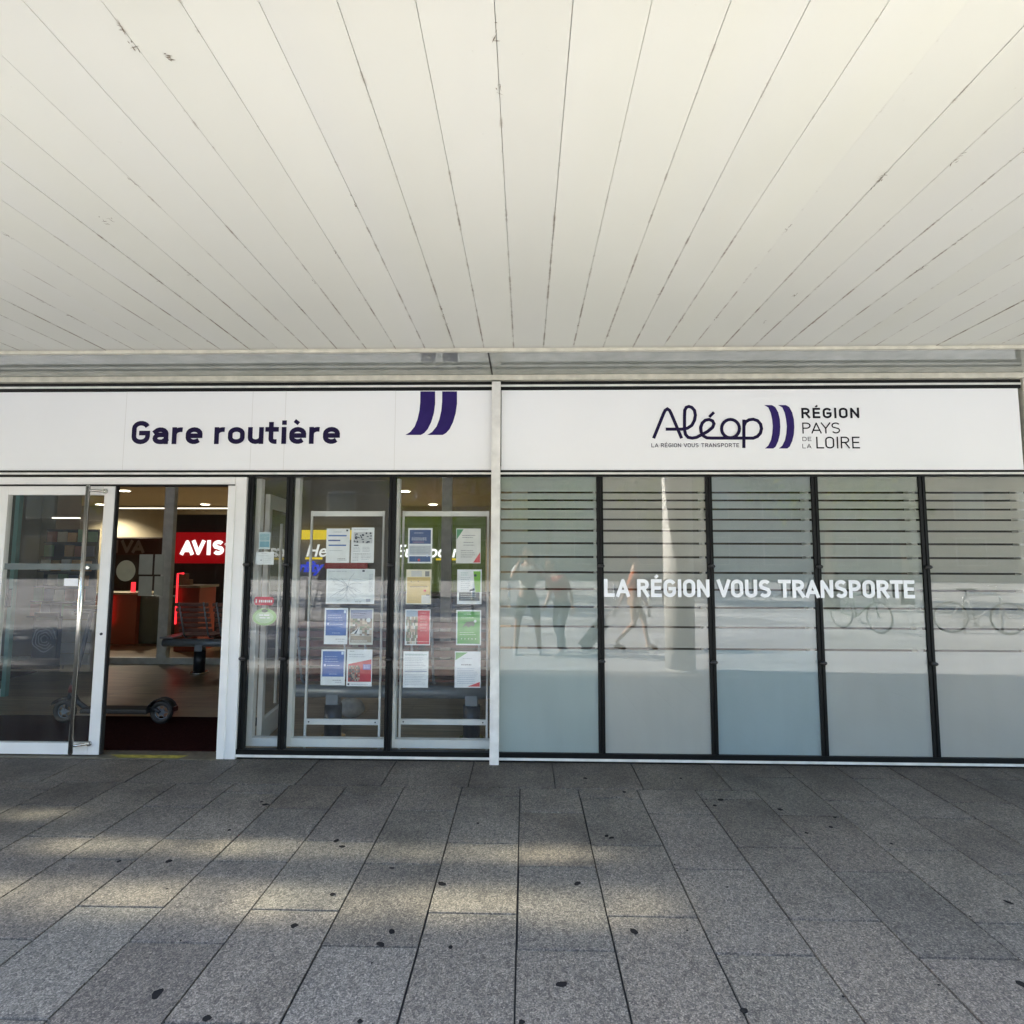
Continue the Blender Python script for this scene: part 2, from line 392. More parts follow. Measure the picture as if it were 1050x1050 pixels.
def tile(x0, x1, y0, y1):
    g = .0042
    if x1-x0 < .03 or y1-y0 < .03: return
    z = random.uniform(-.0006, .0006); tx, ty = random.uniform(-.0008, .0008), random.uniform(-.0008, .0008)
    g1 = g*random.uniform(.6, 1.5)
    h_ = .0058
    vs = [(x0+g1, y0+h_, z-tx-ty), (x1-g, y0+h_, z+tx-ty), (x1-g, y1-h_, z+tx+ty), (x0+g1, y1-h_, z-tx+ty)]
    top = [bm.verts.new(v) for v in vs]; bot = [bm.verts.new((v[0], v[1], -.012)) for v in vs]
    c = random.gauss(1, .03); w = .016+random.uniform(-.008, .008)
    for f in [bm.faces.new(top)]+[bm.faces.new((top[i], bot[i], bot[(i+1) % 4], top[(i+1) % 4])) for i in range(4)]:
        for lp in f.loops: lp[cl] = (max(0, min(1, (c+w)*.5)), max(0, min(1, c*.5)), max(0, min(1, (c-w)*.5)), 1)
YB = 3.985; YE = 4.47; BX = 1.47
for k in range(-24, 24):
    x0 = TO+k*TS; x1 = x0+TS
    ph = 3.62 if k % 2 else 3.232
    top = YB if x1 < BX+.2 else YE
    y = ph+TL*2
    edges = []
    while y > -2.6: edges.append(y); y -= TL
    edges = [top]+[e for e in edges if 1.0 < e < top-.05]+[.95]
    for a, b_ in zip(edges, edges[1:]): tile(x0, x1, b_, a)
x = -9.6+.02
while x < BX+.12:
    x1 = min(x+TL, BX+.16) if x+TL*1.4 > BX else x+TL
    tile(x, x1, YB, YE); x = x1
bmesh.ops.recalc_face_normals(bm, faces=bm.faces)
me = bpy.data.meshes.new('pavement'); bm.to_mesh(me); bm.free(); me.materials.append(PAV)
o = bpy.data.objects.new('pavement', me); C.objects.link(o); struct(o)
# scale attribute: colours were halved so values can exceed 1
for nd in PAV.node_tree.nodes:
    if nd.type == 'VERTEX_COLOR':
        l = PAV.node_tree.links; vm = PAV.node_tree.nodes.new('ShaderNodeVectorMath'); vm.operation = 'SCALE'; vm.inputs[3].default_value = 2
        tgt = [k.to_socket for k in nd.outputs[0].links]
        l.new(nd.outputs[0], vm.inputs[0])
        for t in tgt: l.new(vm.outputs[0], t)
        break
joint = mat('joint_earth', (.035, .034, .032), .95, var=.3, scale=40)
b = MB(); b.quad([(-60, -60, -.009), (60, -60, -.009), (60, YF+.2, -.009), (-60, YF+.2, -.009)]); struct(b.build('ground', joint))
# plaza slabs beyond the canopy
plaza = mat('plaza_paving', (.47, .455, .43), .85, var=.12, scale=1.3, bump=.2, bscale=30)
b = MB()
pm = [plaza, mat('plaza_paving_dark', (.36, .345, .32), .85, var=.15, scale=1.7), mat('plaza_paving_pale', (.54, .52, .48), .85, var=.1, scale=1.1), mat('plaza_paving_edge', (.385, .37, .345), .85, var=.1, scale=2.3)]
rp3 = random.Random(5)
for yy in range(52):
    y1_ = .935-yy*.8; y0_ = y1_-.785; xo_ = rp3.uniform(0, 1.6)
    for xx in range(-26, 26):
        x_ = xx*1.6+xo_; jz = rp3.uniform(-.001, .001)
        b.quad([(x_+.005, y0_, -.003+jz), (x_+1.595, y0_, -.003+jz), (x_+1.595, y1_, -.003-jz), (x_+.005, y1_, -.003-jz)], 3 if yy < 4 else rp3.choice((0, 0, 0, 1, 2)) if yy % 4 != 3 else 1)
struct(b.build('plaza', pm))
# chewing-gum spots and stains on the slabs, plus crumbs of litter
gum = [(173, 883), (122, 883), (302, 949), (341, 917), (402, 955), (402, 890), (453, 906), (390, 968), (462, 971), (212, 1044), (161, 1019), (235, 851), (490, 844), (345, 862),
       (369, 1047), (351, 868), (576, 1009), (592, 906), (650, 955), (763, 1036), (739, 820), (733, 826), (627, 859), (622, 857), (827, 854), (852, 848), (856, 838), (914, 865), (1034, 925), (1048, 1009), (535, 1048), (800, 830), (268, 822), (272, 825), (698, 798), (640, 812), (600, 798)]
b = MB()
for gx, gy in gum:
    p = PZ(gx, gy, .0022); r = random.uniform(.008, .018); n_ = 12; a0 = random.random()*6; el = random.uniform(1, 1.7)
    vs = []
    for i in range(n_):
        a = 2*PI*i/n_; q = r*random.uniform(.8, 1.15)
        vs.append((p.x+q*math.cos(a)*math.cos(a0)*el-q*math.sin(a)*math.sin(a0), p.y+q*math.cos(a)*math.sin(a0)*el+q*math.sin(a)*math.cos(a0), p.z))
    b.quad(vs)
for i in range(150):
    p = (random.uniform(-5, 6), random.uniform(1.8, 4.3), .0022); r = random.uniform(.002, .0065)
    b.quad([(p[0]+r*math.cos(a)*random.uniform(.7, 1.2), p[1]+r*math.sin(a), p[2]) for a in (0, 1.2, 2.4, 3.6, 4.9)])
tag(b.build('gum_stains', mat('gum', (.020, .019, .019), .9, spec=.05)), 'dark trodden chewing gum spots scattered over the grey slabs', 'gum stains', kind='stuff')
b = MB()
for i in range(90):
    p = Vector((random.uniform(-4.3, 5), YE-.02-abs(random.gauss(0, .09)), .003)); r = random.uniform(.003, .009)
    vs = [b.bm.verts.new(p+Vector((r*math.cos(a)*random.uniform(.5, 1.5), r*math.sin(a)*random.uniform(.5, 1.2), random.uniform(0, .006)))) for a in (0, 1.4, 2.9, 4.4)]
    b.bm.faces.new(vs)
tag(b.build('debris', mat('dry_leaf', (.28, .22, .14), .8, var=.4, scale=30)), 'dry leaf scraps and crumbs gathered along the shopfront base', 'debris', kind='stuff')

# ================================================================== CANOPY CEILING
def ceil_mat():
    m, nt, n, l = nm('ceiling_slats')
    out = N(nt, 'ShaderNodeOutputMaterial'); b = N(nt, 'ShaderNodeBsdfPrincipled'); l.new(b.outputs[0], out.inputs[0])
    tc = N(nt, 'ShaderNodeTexCoord'); sx = N(nt, 'ShaderNodeSeparateXYZ'); l.new(tc.outputs['Object'], sx.inputs[0])
    # distance to nearest joint in x
    a = N(nt, 'ShaderNodeMath', operation='SUBTRACT'); a.inputs[1].default_value = SO; l.new(sx.outputs[0], a.inputs[0])
    d = N(nt, 'ShaderNodeMath', operation='PINGPONG'); d.inputs[1].default_value = SS/2; l.new(a.outputs[0], d.inputs[0])
    nz = N(nt, 'ShaderNodeTexNoise'); nz.inputs['Scale'].default_value = 6; nz.inputs['Detail'].default_value = 8; nz.inputs['Roughness'].default_value = .75
    l.new(tc.outputs['Object'], nz.inputs['Vector'])
    # dirt near joint only where noise is high, and more near the shopfront edge
    mr = N(nt, 'ShaderNodeMapRange'); mr.inputs[1].default_value = 1.8; mr.inputs[2].default_value = 3.9; mr.inputs[3].default_value = 0; mr.inputs[4].default_value = .14
    l.new(sx.outputs[1], mr.inputs[0])
    ad = N(nt, 'ShaderNodeMath', operation='ADD'); l.new(nz.outputs[0], ad.inputs[0]); l.new(mr.outputs[0], ad.inputs[1])
    th = N(nt, 'ShaderNodeMapRange'); th.inputs[1].default_value = .56; th.inputs[2].default_value = .68; l.new(ad.outputs[0], th.inputs[0])
    wd = N(nt, 'ShaderNodeMapRange'); wd.inputs[1].default_value = 0; wd.inputs[2].default_value = .008; wd.inputs[3].default_value = 1; wd.inputs[4].default_value = 0; l.new(d.outputs[0], wd.inputs[0])
    f = N(nt, 'ShaderNodeMath', operation='MULTIPLY'); l.new(th.outputs[0], f.inputs[0]); l.new(wd.outputs[0], f.inputs[1])
    # broad tone
    n2 = N(nt, 'ShaderNodeTexNoise'); n2.inputs['Scale'].default_value = .9; n2.inputs['Detail'].default_value = 5; l.new(tc.outputs['Object'], n2.inputs['Vector'])
    mx = N(nt, 'ShaderNodeMix', data_type='RGBA'); mx.inputs[6].default_value = (.63, .635, .58, 1); mx.inputs[7].default_value = (.725, .725, .68, 1)
    l.new(n2.outputs[0], mx.inputs[0])
    at = N(nt, 'ShaderNodeVertexColor', layer_name='slat')
    m1 = N(nt, 'ShaderNodeMix', data_type='RGBA', blend_type='MULTIPLY'); m1.inputs[0].default_value = 1; l.new(mx.outputs[2], m1.inputs[6]); l.new(at.outputs[0], m1.inputs[7])
    # fine faint specks
    n3 = N(nt, 'ShaderNodeTexNoise'); n3.inputs['Scale'].default_value = 22; n3.inputs['Detail'].default_value = 6; n3.inputs['Roughness'].default_value = .8; l.new(tc.outputs['Object'], n3.inputs['Vector'])
    t3 = N(nt, 'ShaderNodeMapRange'); t3.inputs[1].default_value = .665; t3.inputs[2].default_value = .80; t3.inputs[3].default_value = 0; t3.inputs[4].default_value = .5; l.new(n3.outputs[0], t3.inputs[0])
    n5 = N(nt, 'ShaderNodeTexNoise'); n5.inputs['Scale'].default_value = 14; n5.inputs['Detail'].default_value = 5; l.new(tc.outputs['Object'], n5.inputs['Vector'])
    e5 = N(nt, 'ShaderNodeMapRange'); e5.inputs[1].default_value = YL-.05; e5.inputs[2].default_value = YL; e5.inputs[3].default_value = 0; e5.inputs[4].default_value = .5; l.new(sx.outputs[1], e5.inputs[0])
    a5 = N(nt, 'ShaderNodeMath', operation='MULTIPLY'); l.new(n5.outputs[0], a5.inputs[0]); l.new(e5.outputs[0], a5.inputs[1])
    m0 = N(nt, 'ShaderNodeMath', operation='MAXIMUM'); l.new(t3.outputs[0], m0.inputs[0]); l.new(a5.outputs[0], m0.inputs[1])
    mxf = N(nt, 'ShaderNodeMath', operation='MAXIMUM'); l.new(f.outputs[0], mxf.inputs[0]); l.new(m0.outputs[0], mxf.inputs[1])
    m2 = N(nt, 'ShaderNodeMix', data_type='RGBA'); l.new(mxf.outputs[0], m2.inputs[0]); l.new(m1.outputs[2], m2.inputs[6]); m2.inputs[7].default_value = (.24, .18, .13, 1)
    l.new(m2.outputs[2], b.inputs['Base Color']); b.inputs['Roughness'].default_value = .5; b.inputs['Specular IOR Level'].default_value = .3
    return m
SS = .2130; SO = -.9376
YL = PZ(525, 357, CZ-.0).y        # lip line
CM = ceil_mat()
YC0 = 1.05                         # plaza edge of the canopy
SUNV = Vector((-math.cos(math.radians(35))*math.cos(math.radians(4)), -math.cos(math.radians(35))*math.sin(math.radians(4)), math.sin(math.radians(35))))
def up_to_ceiling(x, y):          # where the sun ray that hits the pavement at (x,y) crosses the canopy
    t = (CZ+.05)/SUNV.z; return x+SUNV.x*t, y+SUNV.y*t
slots = []  # unseen openings added to throw sun patches on the pavement
for (x0, x1, y, w) in ((-3.0, .75, 3.14, .30), (-3.2, 1.0, 2.68, .46), (-5.2, -2.6, 3.50, .26), (-5.2, -3.1, 4.08, .30)):
    a = up_to_ceiling(x0, y); c = up_to_ceiling(x1, y); slots.append((a[0], c[0], a[1]-w/2, a[1]+w/2))
bm = bmesh.new(); cl = bm.loops.layers.color.new('slat')
for k in range(-60, 52):
    x0 = SO+k*SS+.0010; x1 = x0+SS-.0020; c = random.uniform(.98, 1)
    cuts = [(YC0, YL)]
    for s_ in slots:
        if x1 > s_[0] and x0 < s_[1]:
            nc = []
            for a, b_ in cuts:
                if s_[2] > a and s_[3] < b_: nc += [(a, s_[2]), (s_[3], b_)]
                else: nc.append((a, b_))
            cuts = nc
    dz = random.uniform(-.0015, .0015)
    for a, b_ in cuts:
        v = [bm.verts.new(p) for p in ((x0, a, CZ+dz), (x1, a, CZ+dz), (x1, b_, CZ+dz), (x0, b_, CZ+dz))]
        u = [bm.verts.new((q.co.x, q.co.y, CZ+.03)) for q in v]
        for f in [bm.faces.new(v[::-1])]+[bm.faces.new((v[i], v[(i+1) % 4], u[(i+1) % 4], u[i])) for i in range(4)]:
            for lp in f.loops: lp[cl] = (c, c, c*random.uniform(.985, 1), 1)
bmesh.ops.recalc_face_normals(bm, faces=bm.faces)
me = bpy.data.meshes.new('ceiling'); bm.to_mesh(me); bm.free(); me.materials.append(CM)
ceiling = bpy.data.objects.new('ceiling', me); C.objects.link(ceiling); struct(ceiling)
# grime smudges hanging in the slat joints
b = MB(); rg = random.Random(21)
gr = [(152, 45), (143, 30), (172, 56), (365, 212), (358, 208), (17, 245), (115, 226), (345, 258), (325, 289), (450, 315), (458, 333), (452, 325), (283, 327), (213, 349), (497, 342), (75, 325), (48, 310), (509, 35), (513, 90), (902, 182), (899, 186), (977, 164), (978, 248), (940, 275), (808, 232), (816, 302), (742, 326), (767, 325), (697, 328), (830, 331), (677, 300), (785, 330), (562, 330), (591, 333), (620, 345), (138, 188), (108, 228), (1045, 155), (935, 277), (166, 289), (195, 281), (240, 322)]
for gx, gy in gr:
    p = PZ(gx, gy, CZ-.0032); k = round((p.x-SO)/SS); jx = SO+k*SS if abs(p.x-SO-k*SS) < .05 else p.x
    for q_ in range(rg.randint(4, 8)):
        cx_ = jx+rg.gauss(0, .004); cy2 = p.y+rg.gauss(0, .018); a0 = rg.uniform(-.5, .5)+(PI/2 if rg.random() < .7 else 0); ln = rg.uniform(.004, .018); w_ = rg.uniform(.0006, .0022)
        d_ = Vector((math.cos(a0), math.sin(a0), 0)); n2 = Vector((-d_.y, d_.x, 0)); c_ = Vector((cx_, cy2, CZ-.0032-q_*.0001))
        b.quad([c_-d_*ln, c_-n2*w_, c_+d_*ln*rg.uniform(.5, 1), c_+n2*w_])
b.build('grime', mat('grime', (.27, .22, .16), .9, var=.3, scale=50), ceiling)
# dark backing + roof slab (with the added sun-patch slots left open)
b = MB(); back = M['int_dark']
xs = sorted(set([-14, 11]+[s_[0] for s_ in slots]+[s_[1] for s_ in slots]))
for xa, xb in zip(xs, xs[1:]):
    xm = (xa+xb)/2; cuts = [(YC0, YF+8)]
    for s_ in slots:
        if s_[0] < xm < s_[1]:
            nc = []
            for a, c in cuts:
                if s_[2] > a and s_[3] < c: nc += [(a, s_[2]), (s_[3], c)]
                else: nc.append((a, c))
            cuts = nc
    for a, c in cuts: b.box(xa, xb, a, min(c, YF+8), CZ+.034, CZ+.10)
struct(b.build('canopy_roof', M['concrete'], recalc=False))
# added panes in the slots: graded transparency dims and softens the sun patches
m, nt, n, l = nm('sun_patch_mask')
out = N(nt, 'ShaderNodeOutputMaterial'); tr = N(nt, 'ShaderNodeBsdfTransparent'); tc = N(nt, 'ShaderNodeTexCoord')
sx = N(nt, 'ShaderNodeSeparateXYZ'); l.new(tc.outputs['UV'], sx.inputs[0])
def tri(sock, p):
    a = N(nt, 'ShaderNodeMath', operation='PINGPONG'); a.inputs[1].default_value = .5; l.new(sock, a.inputs[0])
    c = N(nt, 'ShaderNodeMapRange', interpolation_type='SMOOTHSTEP'); c.inputs[1].default_value = 0; c.inputs[2].default_value = p; l.new(a.outputs[0], c.inputs[0]); return c.outputs[0]
ns = N(nt, 'ShaderNodeTexNoise'); ns.inputs['Scale'].default_value = 2.3; ns.inputs['Detail'].default_value = 3; l.new(tc.outputs['Object'], ns.inputs['Vector'])
nr = N(nt, 'ShaderNodeMapRange'); nr.inputs[1].default_value = .38; nr.inputs[2].default_value = .62; nr.inputs[3].default_value = .3; l.new(ns.outputs[0], nr.inputs[0])
m1 = N(nt, 'ShaderNodeMath', operation='MULTIPLY'); l.new(tri(sx.outputs[0], .18), m1.inputs[0]); l.new(tri(sx.outputs[1], .5), m1.inputs[1])
m2 = N(nt, 'ShaderNodeMath', operation='MULTIPLY'); l.new(m1.outputs[0], m2.inputs[0]); l.new(nr.outputs[0], m2.inputs[1])
m3 = N(nt, 'ShaderNodeMath', operation='MULTIPLY'); m3.inputs[1].default_value = .28; l.new(m2.outputs[0], m3.inputs[0])
sun_patch_gain = m3
cb = N(nt, 'ShaderNodeCombineColor'); [l.new(m3.outputs[0], cb.inputs[i]) for i in range(2)]; m4 = N(nt, 'ShaderNodeMath', operation='MULTIPLY'); m4.inputs[1].default_value = .82; l.new(m3.outputs[0], m4.inputs[0]); l.new(m4.outputs[0], cb.inputs[2])
l.new(cb.outputs[0], tr.inputs[0]); l.new(tr.outputs[0], out.inputs[0]); RL = m
for s_ in slots:
    me = bpy.data.meshes.new('sun_patch_pane'); me.from_pydata([(s_[0], s_[2], CZ+.05), (s_[1], s_[2], CZ+.05), (s_[1], s_[3], CZ+.05), (s_[0], s_[3], CZ+.05)], [], [(0, 1, 2, 3)])
    uv = me.uv_layers.new(name='UV')
    for i, c in enumerate(((0, 0), (1, 0), (1, 1), (0, 1))): uv.data[i].uv = c
    me.materials.append(RL); o = bpy.data.objects.new('sun_patch_pane', me); C.objects.link(o); o.parent = None
    o.parent = ceiling
bx('lip', M['cream_trim'], ceiling, -14, 11, YL+.001, YL+.03, CZ-.022, CZ+.02, bev=.003)
bx('canopy_fascia', M['concrete'], ceiling, -14, 11, YC0-.05, YC0-.002, CZ-.15, CZ+.3)
# glossy strip between the slatted ceiling and the shopfront head
m, nt, n, l = nm('glossy_strip')
out = N(nt, 'ShaderNodeOutputMaterial'); b_ = N(nt, 'ShaderNodeBsdfPrincipled'); l.new(b_.outputs[0], out.inputs[0])
tc = N(nt, 'ShaderNodeTexCoord'); ns = N(nt, 'ShaderNodeTexNoise'); ns.inputs['Scale'].default_value = 5; ns.inputs['Detail'].default_value = 8; l.new(tc.outputs['Object'], ns.inputs['Vector'])
cr_ = N(nt, 'ShaderNodeValToRGB'); cr_.color_ramp.elements[0].position = .3; cr_.color_ramp.elements[0].color = (.24, .26, .23, 1); cr_.color_ramp.elements[1].position = .7; cr_.color_ramp.elements[1].color = (.34, .36, .33, 1)
l.new(ns.outputs[0], cr_.inputs[0]); l.new(cr_.outputs[0], b_.inputs['Base Color']); b_.inputs['Roughness'].default_value = .07; b_.inputs['IOR'].default_value = 1.9
ms = m
soff = bx('soffit_panel', ms, None, -14, 4.16, YL+.032, YF-.002, CZ+.002, CZ+.02); struct(soff)
bx('panel_joint', M['black_alu'], soff, -.28, -.268, YL+.034, YF-.05, CZ-.001, CZ+.001)

# ================================================================== SHOPFRONT
front = thing('shopfront', 'glazed ground floor shopfront with black mullions, white posts and sliding glass entrance', 'shopfront', (0, YF, 0))
XR = 4.01
BLK = M['black_alu']
# horizontal head / transom / base rails, each butted in depth
def rails(z0, z1, zl0, zl1, xa, xb, nmx):
    bx(nmx, BLK, front, xa, xb, YF-.02, YF+.03, z0, z1)
    bx('trim_line', M['white_alu_dirty'], front, xa, xb, YF-.026, YF-.0205, zl0, zl1)
zt = lambda py: PY(560, py, YF).z
b = MB(); b.box(-9, XR+.1, YF-.06, YF+.03, zt(391.5), CZ+.0015); b.bevel(.006); b.build('head_rail', M['cream_trim'], front)
rails(zt(400.5), zt(392), zt(397.2), zt(395.2), -9, XR, 'top_rail')
rails(zt(489), zt(482.5), zt(486.8), zt(484.8), -9, XR, 'transom')
rails(.012, zt(771.5), zt(779), zt(776.5), -2.33, XR+2, 'base_rail')
# wall left of and right of the front
bx('end_post', M['cream_trim'], front, XR+.012, XR+.25, YF-.03, YF+.1, zt(489), CZ)
# post
pL = PY(503, 600, YF-.08).x; pR = PY(512.2, 600, YF-.08).x
b = MB(); b.box(pL, pR, YF-.08, YF-.0265, -.01, PY(507, 391, YF-.08).z); b.bevel(.003); b.build('post', M['white_alu_dirty'], front)
# mullions
mull = [PY(p, 630, YF).x for p in (252.4, 293, 400, 507.5, 616, 729.5, 840, 952)]
mull.append(mull[-1]+.865)
zb, ztp = zt(771.5), zt(489)
for i, x in enumerate(mull):
    if i == 3: continue
    w = .026 if i else .022
    b = MB(); b.box(x-w, x-.005, YF-.012, YF+.04, zb, ztp); b.box(x+.005, x+w, YF-.012, YF+.04, zb, ztp); b.box(x-.0045, x+.0045, YF-.004, YF+.03, zb, ztp)
    mu = b.build('mullion', BLK, front, recalc=False)
    for z in (PY(560, 580, YF).z, PY(560, 677, YF).z):
        b = MB(); b.tube((x, YF-.035, z), (x, YF-.012, z), .012, .016); b.sphere((x, YF-.036, z), .02, (1.5, .7, .8)); b.build('clamp', M['black_rubber'], mu)
# inner white frames behind the glass
fm = MB()
for i, x in enumerate(mull):
    fm = MB(); fm.box(x-.036, x+.036, YF+.10, YF+.16, .06, 2.26); fm.bevel(.003); fm.build('inner_frame', M['white_alu'], front)
for i in range(len(mull)-1):
    a, c = mull[i]+.0365, mull[i+1]-.0365
    bx('inner_sill', M['white_alu'], front, a, c, YF+.10, YF+.16, .06, .125)
    w = thing('window', None, None, ((mull[i]+mull[i+1])/2, YF, zb)); w.parent = front; w.matrix_parent_inverse = world_inv(front)
    gm = MB(); gm.quad([(mull[i]+.02, YF, zb), (mull[i+1]-.02, YF, zb), (mull[i+1]-.02, YF, ztp), (mull[i]+.02, YF, ztp)])
    gm.build('glass', M['glass'], w)
    if i >= 3:
        tint = [(0.528, 0.593, 0.560), (0.624, 0.608, 0.560), (0.487, 0.539, 0.551), (0.577, 0.608, 0.560), (0.593, 0.577, 0.513)][i-3]
        low = [(0.552, 0.642, 0.636), (0.684, 0.684, 0.648), (0.492, 0.600, 0.636), (0.648, 0.666, 0.648), (0.666, 0.648, 0.612)][i-3]
        sl = [505, 513, 522, 532.6, 544, 557, 571, 586.7, 604, 622.2, 642.3, 664.4]
        zs = [PY(560, s_, YF).z for s_ in sl]
        top = ztp; fb = MB(); Yf = YF+.004
        for j, z in enumerate(zs):
            g = .015 if j < 4 else .0165
            fb.quad([(mull[i]+.026, Yf, z+g/2), (mull[i+1]-.026, Yf, z+g/2), (mull[i+1]-.026, Yf, top), (mull[i]+.026, Yf, top)]); top = z-g/2
        fb.build('striped_film', film_mat('film_striped_%d' % i, tint, .86), w)
        fb = MB(); fb.quad([(mull[i]+.026, Yf, zb), (mull[i+1]-.026, Yf, zb), (mull[i+1]-.026, Yf, top), (mull[i]+.026, Yf, top)])
        fb.build('frosted_film', film_mat('film_lower_%d' % i, low, .93), w)

# ---- entrance: white fixed frame, sliding leaf, jamb
fr = MB()
xo = PY(248.6, 640, YF).x; xi = PY(236.4, 640, YF).x
ent = thing('entrance', None, None, (-3.3, YF, 0)); ent.parent = front; ent.matrix_parent_inverse = world_inv(front)
jt = M['white_alu']
zh0 = PY(150, 496.5, YF-.03).z; zh1 = PY(150, 489.2, YF-.03).z
fr.box(xi+.004, xo, YF-.03, YF+.09, .0, zh1); fr.bevel(.003); fr.build('door_frame', jt, ent)
bx('door_head', jt, ent, -6.2, xi+.001, YF-.029, YF+.09, zh0, zh1, bev=.003)
bx('head_seal', BLK, ent, -6.2, xi, YF-.02, YF+.06, zh0-.012, zh0-.0005)
xj0 = PY(227.6, 640, YF-.045).x; xj1 = PY(235.2, 640, YF-.045).x
jb = MB(); jb.box(xj0, xj1, YF-.045, YF+.05, .005, zh0-.013); jb.bevel(.004); jb.build('folded_leaf_edge', jt, ent)
# the leaf, glazed
lf = thing('sliding_door', None, None, (-4.2, YF, 0)); lf.parent = front; lf.matrix_parent_inverse = world_inv(front)
YD = YF-.01
xs1 = PY(109.2, 640, YD).x; xs0 = PY(98.4, 640, YD).x; lx0 = PY(-2, 640, YD).x; lx00 = lx0-.14
zb0 = PY(50, 773.5, YD).z; zb1 = PY(50, 762, YD).z; zt1 = PY(50, 498.5, YD).z; zt0 = PY(50, 507.5, YD).z
for a in ((xs0, xs1, zb0, zt1), (lx00, lx0, zb0, zt1)): bx('stile', jt, lf, a[0], a[1], YD, YD+.045, a[2], a[3], bev=.003)
bx('rail', jt, lf, lx0+.001, xs0-.001, YD, YD+.045, zb0, zb1, bev=.003); bx('rail', jt, lf, lx0+.001, xs0-.001, YD, YD+.045, zt0, zt1, bev=.003)
bx('edge_seal', M['black_rubber'], lf, xs1+.0005, xs1+.012, YD+.006, YD+.04, zb0, zt1)
gm = MB(); gm.quad([(lx0, YD+.02, zb1), (xs0, YD+.02, zb1), (xs0, YD+.02, zt0), (lx0, YD+.02, zt0)]); gm.build('glass', M['glass_in'], lf)
fmat = film_mat('door_manifestation', (.30, .34, .34), .75)
z1_, z0_ = PY(50, 577.8, YD).z, PY(50, 584.2, YD).z
gm = MB(); gm.quad([(lx0, YD+.016, z0_), (xs0, YD+.016, z0_), (xs0, YD+.016, z1_), (lx0, YD+.016, z1_)]); gm.build('frosted_band', fmat, lf)
hY = YD-.075
hp0 = PY(70.5, 772, hY); hp1 = PY(92, 499, hY); hx = (hp0.x+hp1.x)/2
hd = MB(); hd.tube((hx, hY, hp0.z), (hx, hY, hp1.z), .0165, seg=20); hd.sphere((hx, hY, hp0.z), .0165); hd.sphere((hx, hY, hp1.z), .0165); hb = hd.build('handle', M['chrome'], lf)
for z in (hp0.z+.05, hp1.z-.03):
    hd = MB(); hd.path([(hx, hY, z), (hx+.03, hY+.02, z), (hx+.085, YD-.012, z), (hx+.09, YD, z)], .011); hd.tube((hx+.09, YD-.012, z), (hx+.09, YD, z), .02); hd.build('bracket', M['chrome'], hb)
lk = MB(); lkp = PY(104, 650, YD); lk.tube((lkp.x, YD-.006, lkp.z), (lkp.x, YD+.001, lkp.z), .011); lk.build('lock', M['dark_metal'], lf)
lk = MB(); lkp = PY(90, 582, YD); lk.tube((lkp.x, YD-.006, lkp.z), (lkp.x, YD+.02, lkp.z), .014); lk.build('fixing', M['chrome'], lf)
gm = MB(); p = PY(66, 593, YD+.016); q = PY(80, 601, YD+.016); gm.quad([(p.x, YD+.015, q.z), (q.x, YD+.015, q.z), (q.x, YD+.015, p.z), (p.x, YD+.015, p.z)]); gm.build('sticker', M['vinyl_white'], lf)
# threshold with yellow strip
bx('threshold', mat('threshold_metal', (.18, .165, .13), .5, metal=.5, var=.2, scale=20), ent, -6.2, xj1, YF-.05, YF+.12, -.008, .007)
ys = MB(); a = PY(123, 770, YF-.04); c = PY(183, 770, YF-.04); ys.quad([(a.x, YF-.045, .0095), (c.x, YF-.045, .0095), (c.x+.05, YF+.02, .0095), (a.x-.12, YF+.02, .0095)]); ys.build('yellow_strip', mat('yellow_tape', (.42, .36, .06), .7, var=.3, scale=25), ent)

# ---- two sign boards
def signboard(nmx, label, xa, xb):
    z0, z1 = zt(482.2), zt(400.8)
    b = MB(); b.box(xa, xb, YF-.018, YF-.004, z0, z1)
    w = mat('sign_face', (.775, .79, .80), .38, var=.015, scale=1.5, coat=.2)
    # faint seams of the printed sheets
    o = b.build(nmx, w); tag(o, label, 'sign'); return o, z0, z1
s1, z0, z1 = signboard('sign_board', 'white fascia sign reading Gare routi\u00e8re above the entrance doors', -6.5, pL-.001)
YS = YF-.0205
b = MB(); a = PY(134.4, 455.5, YS); c = PY(349, 431, YS); write(b, 'Gare routi\u00e8re', a.x, c.x, a.z, c.z, YS, wt=.20, space=.34, gap=.29)
b.build('lettering', M['navy_text'], s1)
def crescent(mb, dx=0, pts=None, Y=YS):
    poly = [PY(p[0]+dx, p[1], Y) for p in pts]
    mb.bm.faces.new([mb.bm.verts.new(p) for p in poly])
e2 = [(453.4, 401.3), (468.6, 401.3), (468.6, 414), (467.2, 424), (464.5, 433), (461, 440), (457.5, 444), (454, 446), (438, 446), (443, 443), (447.5, 437.5), (450.5, 430), (452.5, 421), (453.3, 412)]
for dx in (-22.4, 0):
    b = MB(); crescent(b, dx, e2); b.build('emblem', M['navy'], s1)
seam = mat('seam', (.60, .60, .58), .5)
for px in (128, 258, 292, 405):
    p = PY(px, 440, YS+.002); b = MB(); b.quad([(p.x-.0015, YS+.0018, z0), (p.x+.0015, YS+.0018, z0), (p.x+.0015, YS+.0018, z1), (p.x-.0015, YS+.0018, z1)]); b.build('seam', seam, s1)
s2, z0, z1 = signboard('sign_board', 'white fascia sign with purple Al\u00e9op logo and R\u00e9gion Pays de la Loire wording', pR+.006, XR-.022)
def lg(zx, zy): return PY(640+zx/4.04, 400+zy/4.04, YS)
def stroke(mb, zpts, w, k=[0]):
    k[0] += 1; yy = YS-.0006*(k[0] % 6)
    q = [lg(*p) for p in zpts]
    ribbon(mb.bm, [(p.x, p.z) for p in q], w, lambda a, b_: Vector((a, yy, b_)))
LW = .026
b = MB()
stroke(b, [(122, 200), (163, 98), (170, 84), (179, 78), (188, 84), (195, 98), (238, 200)], LW)
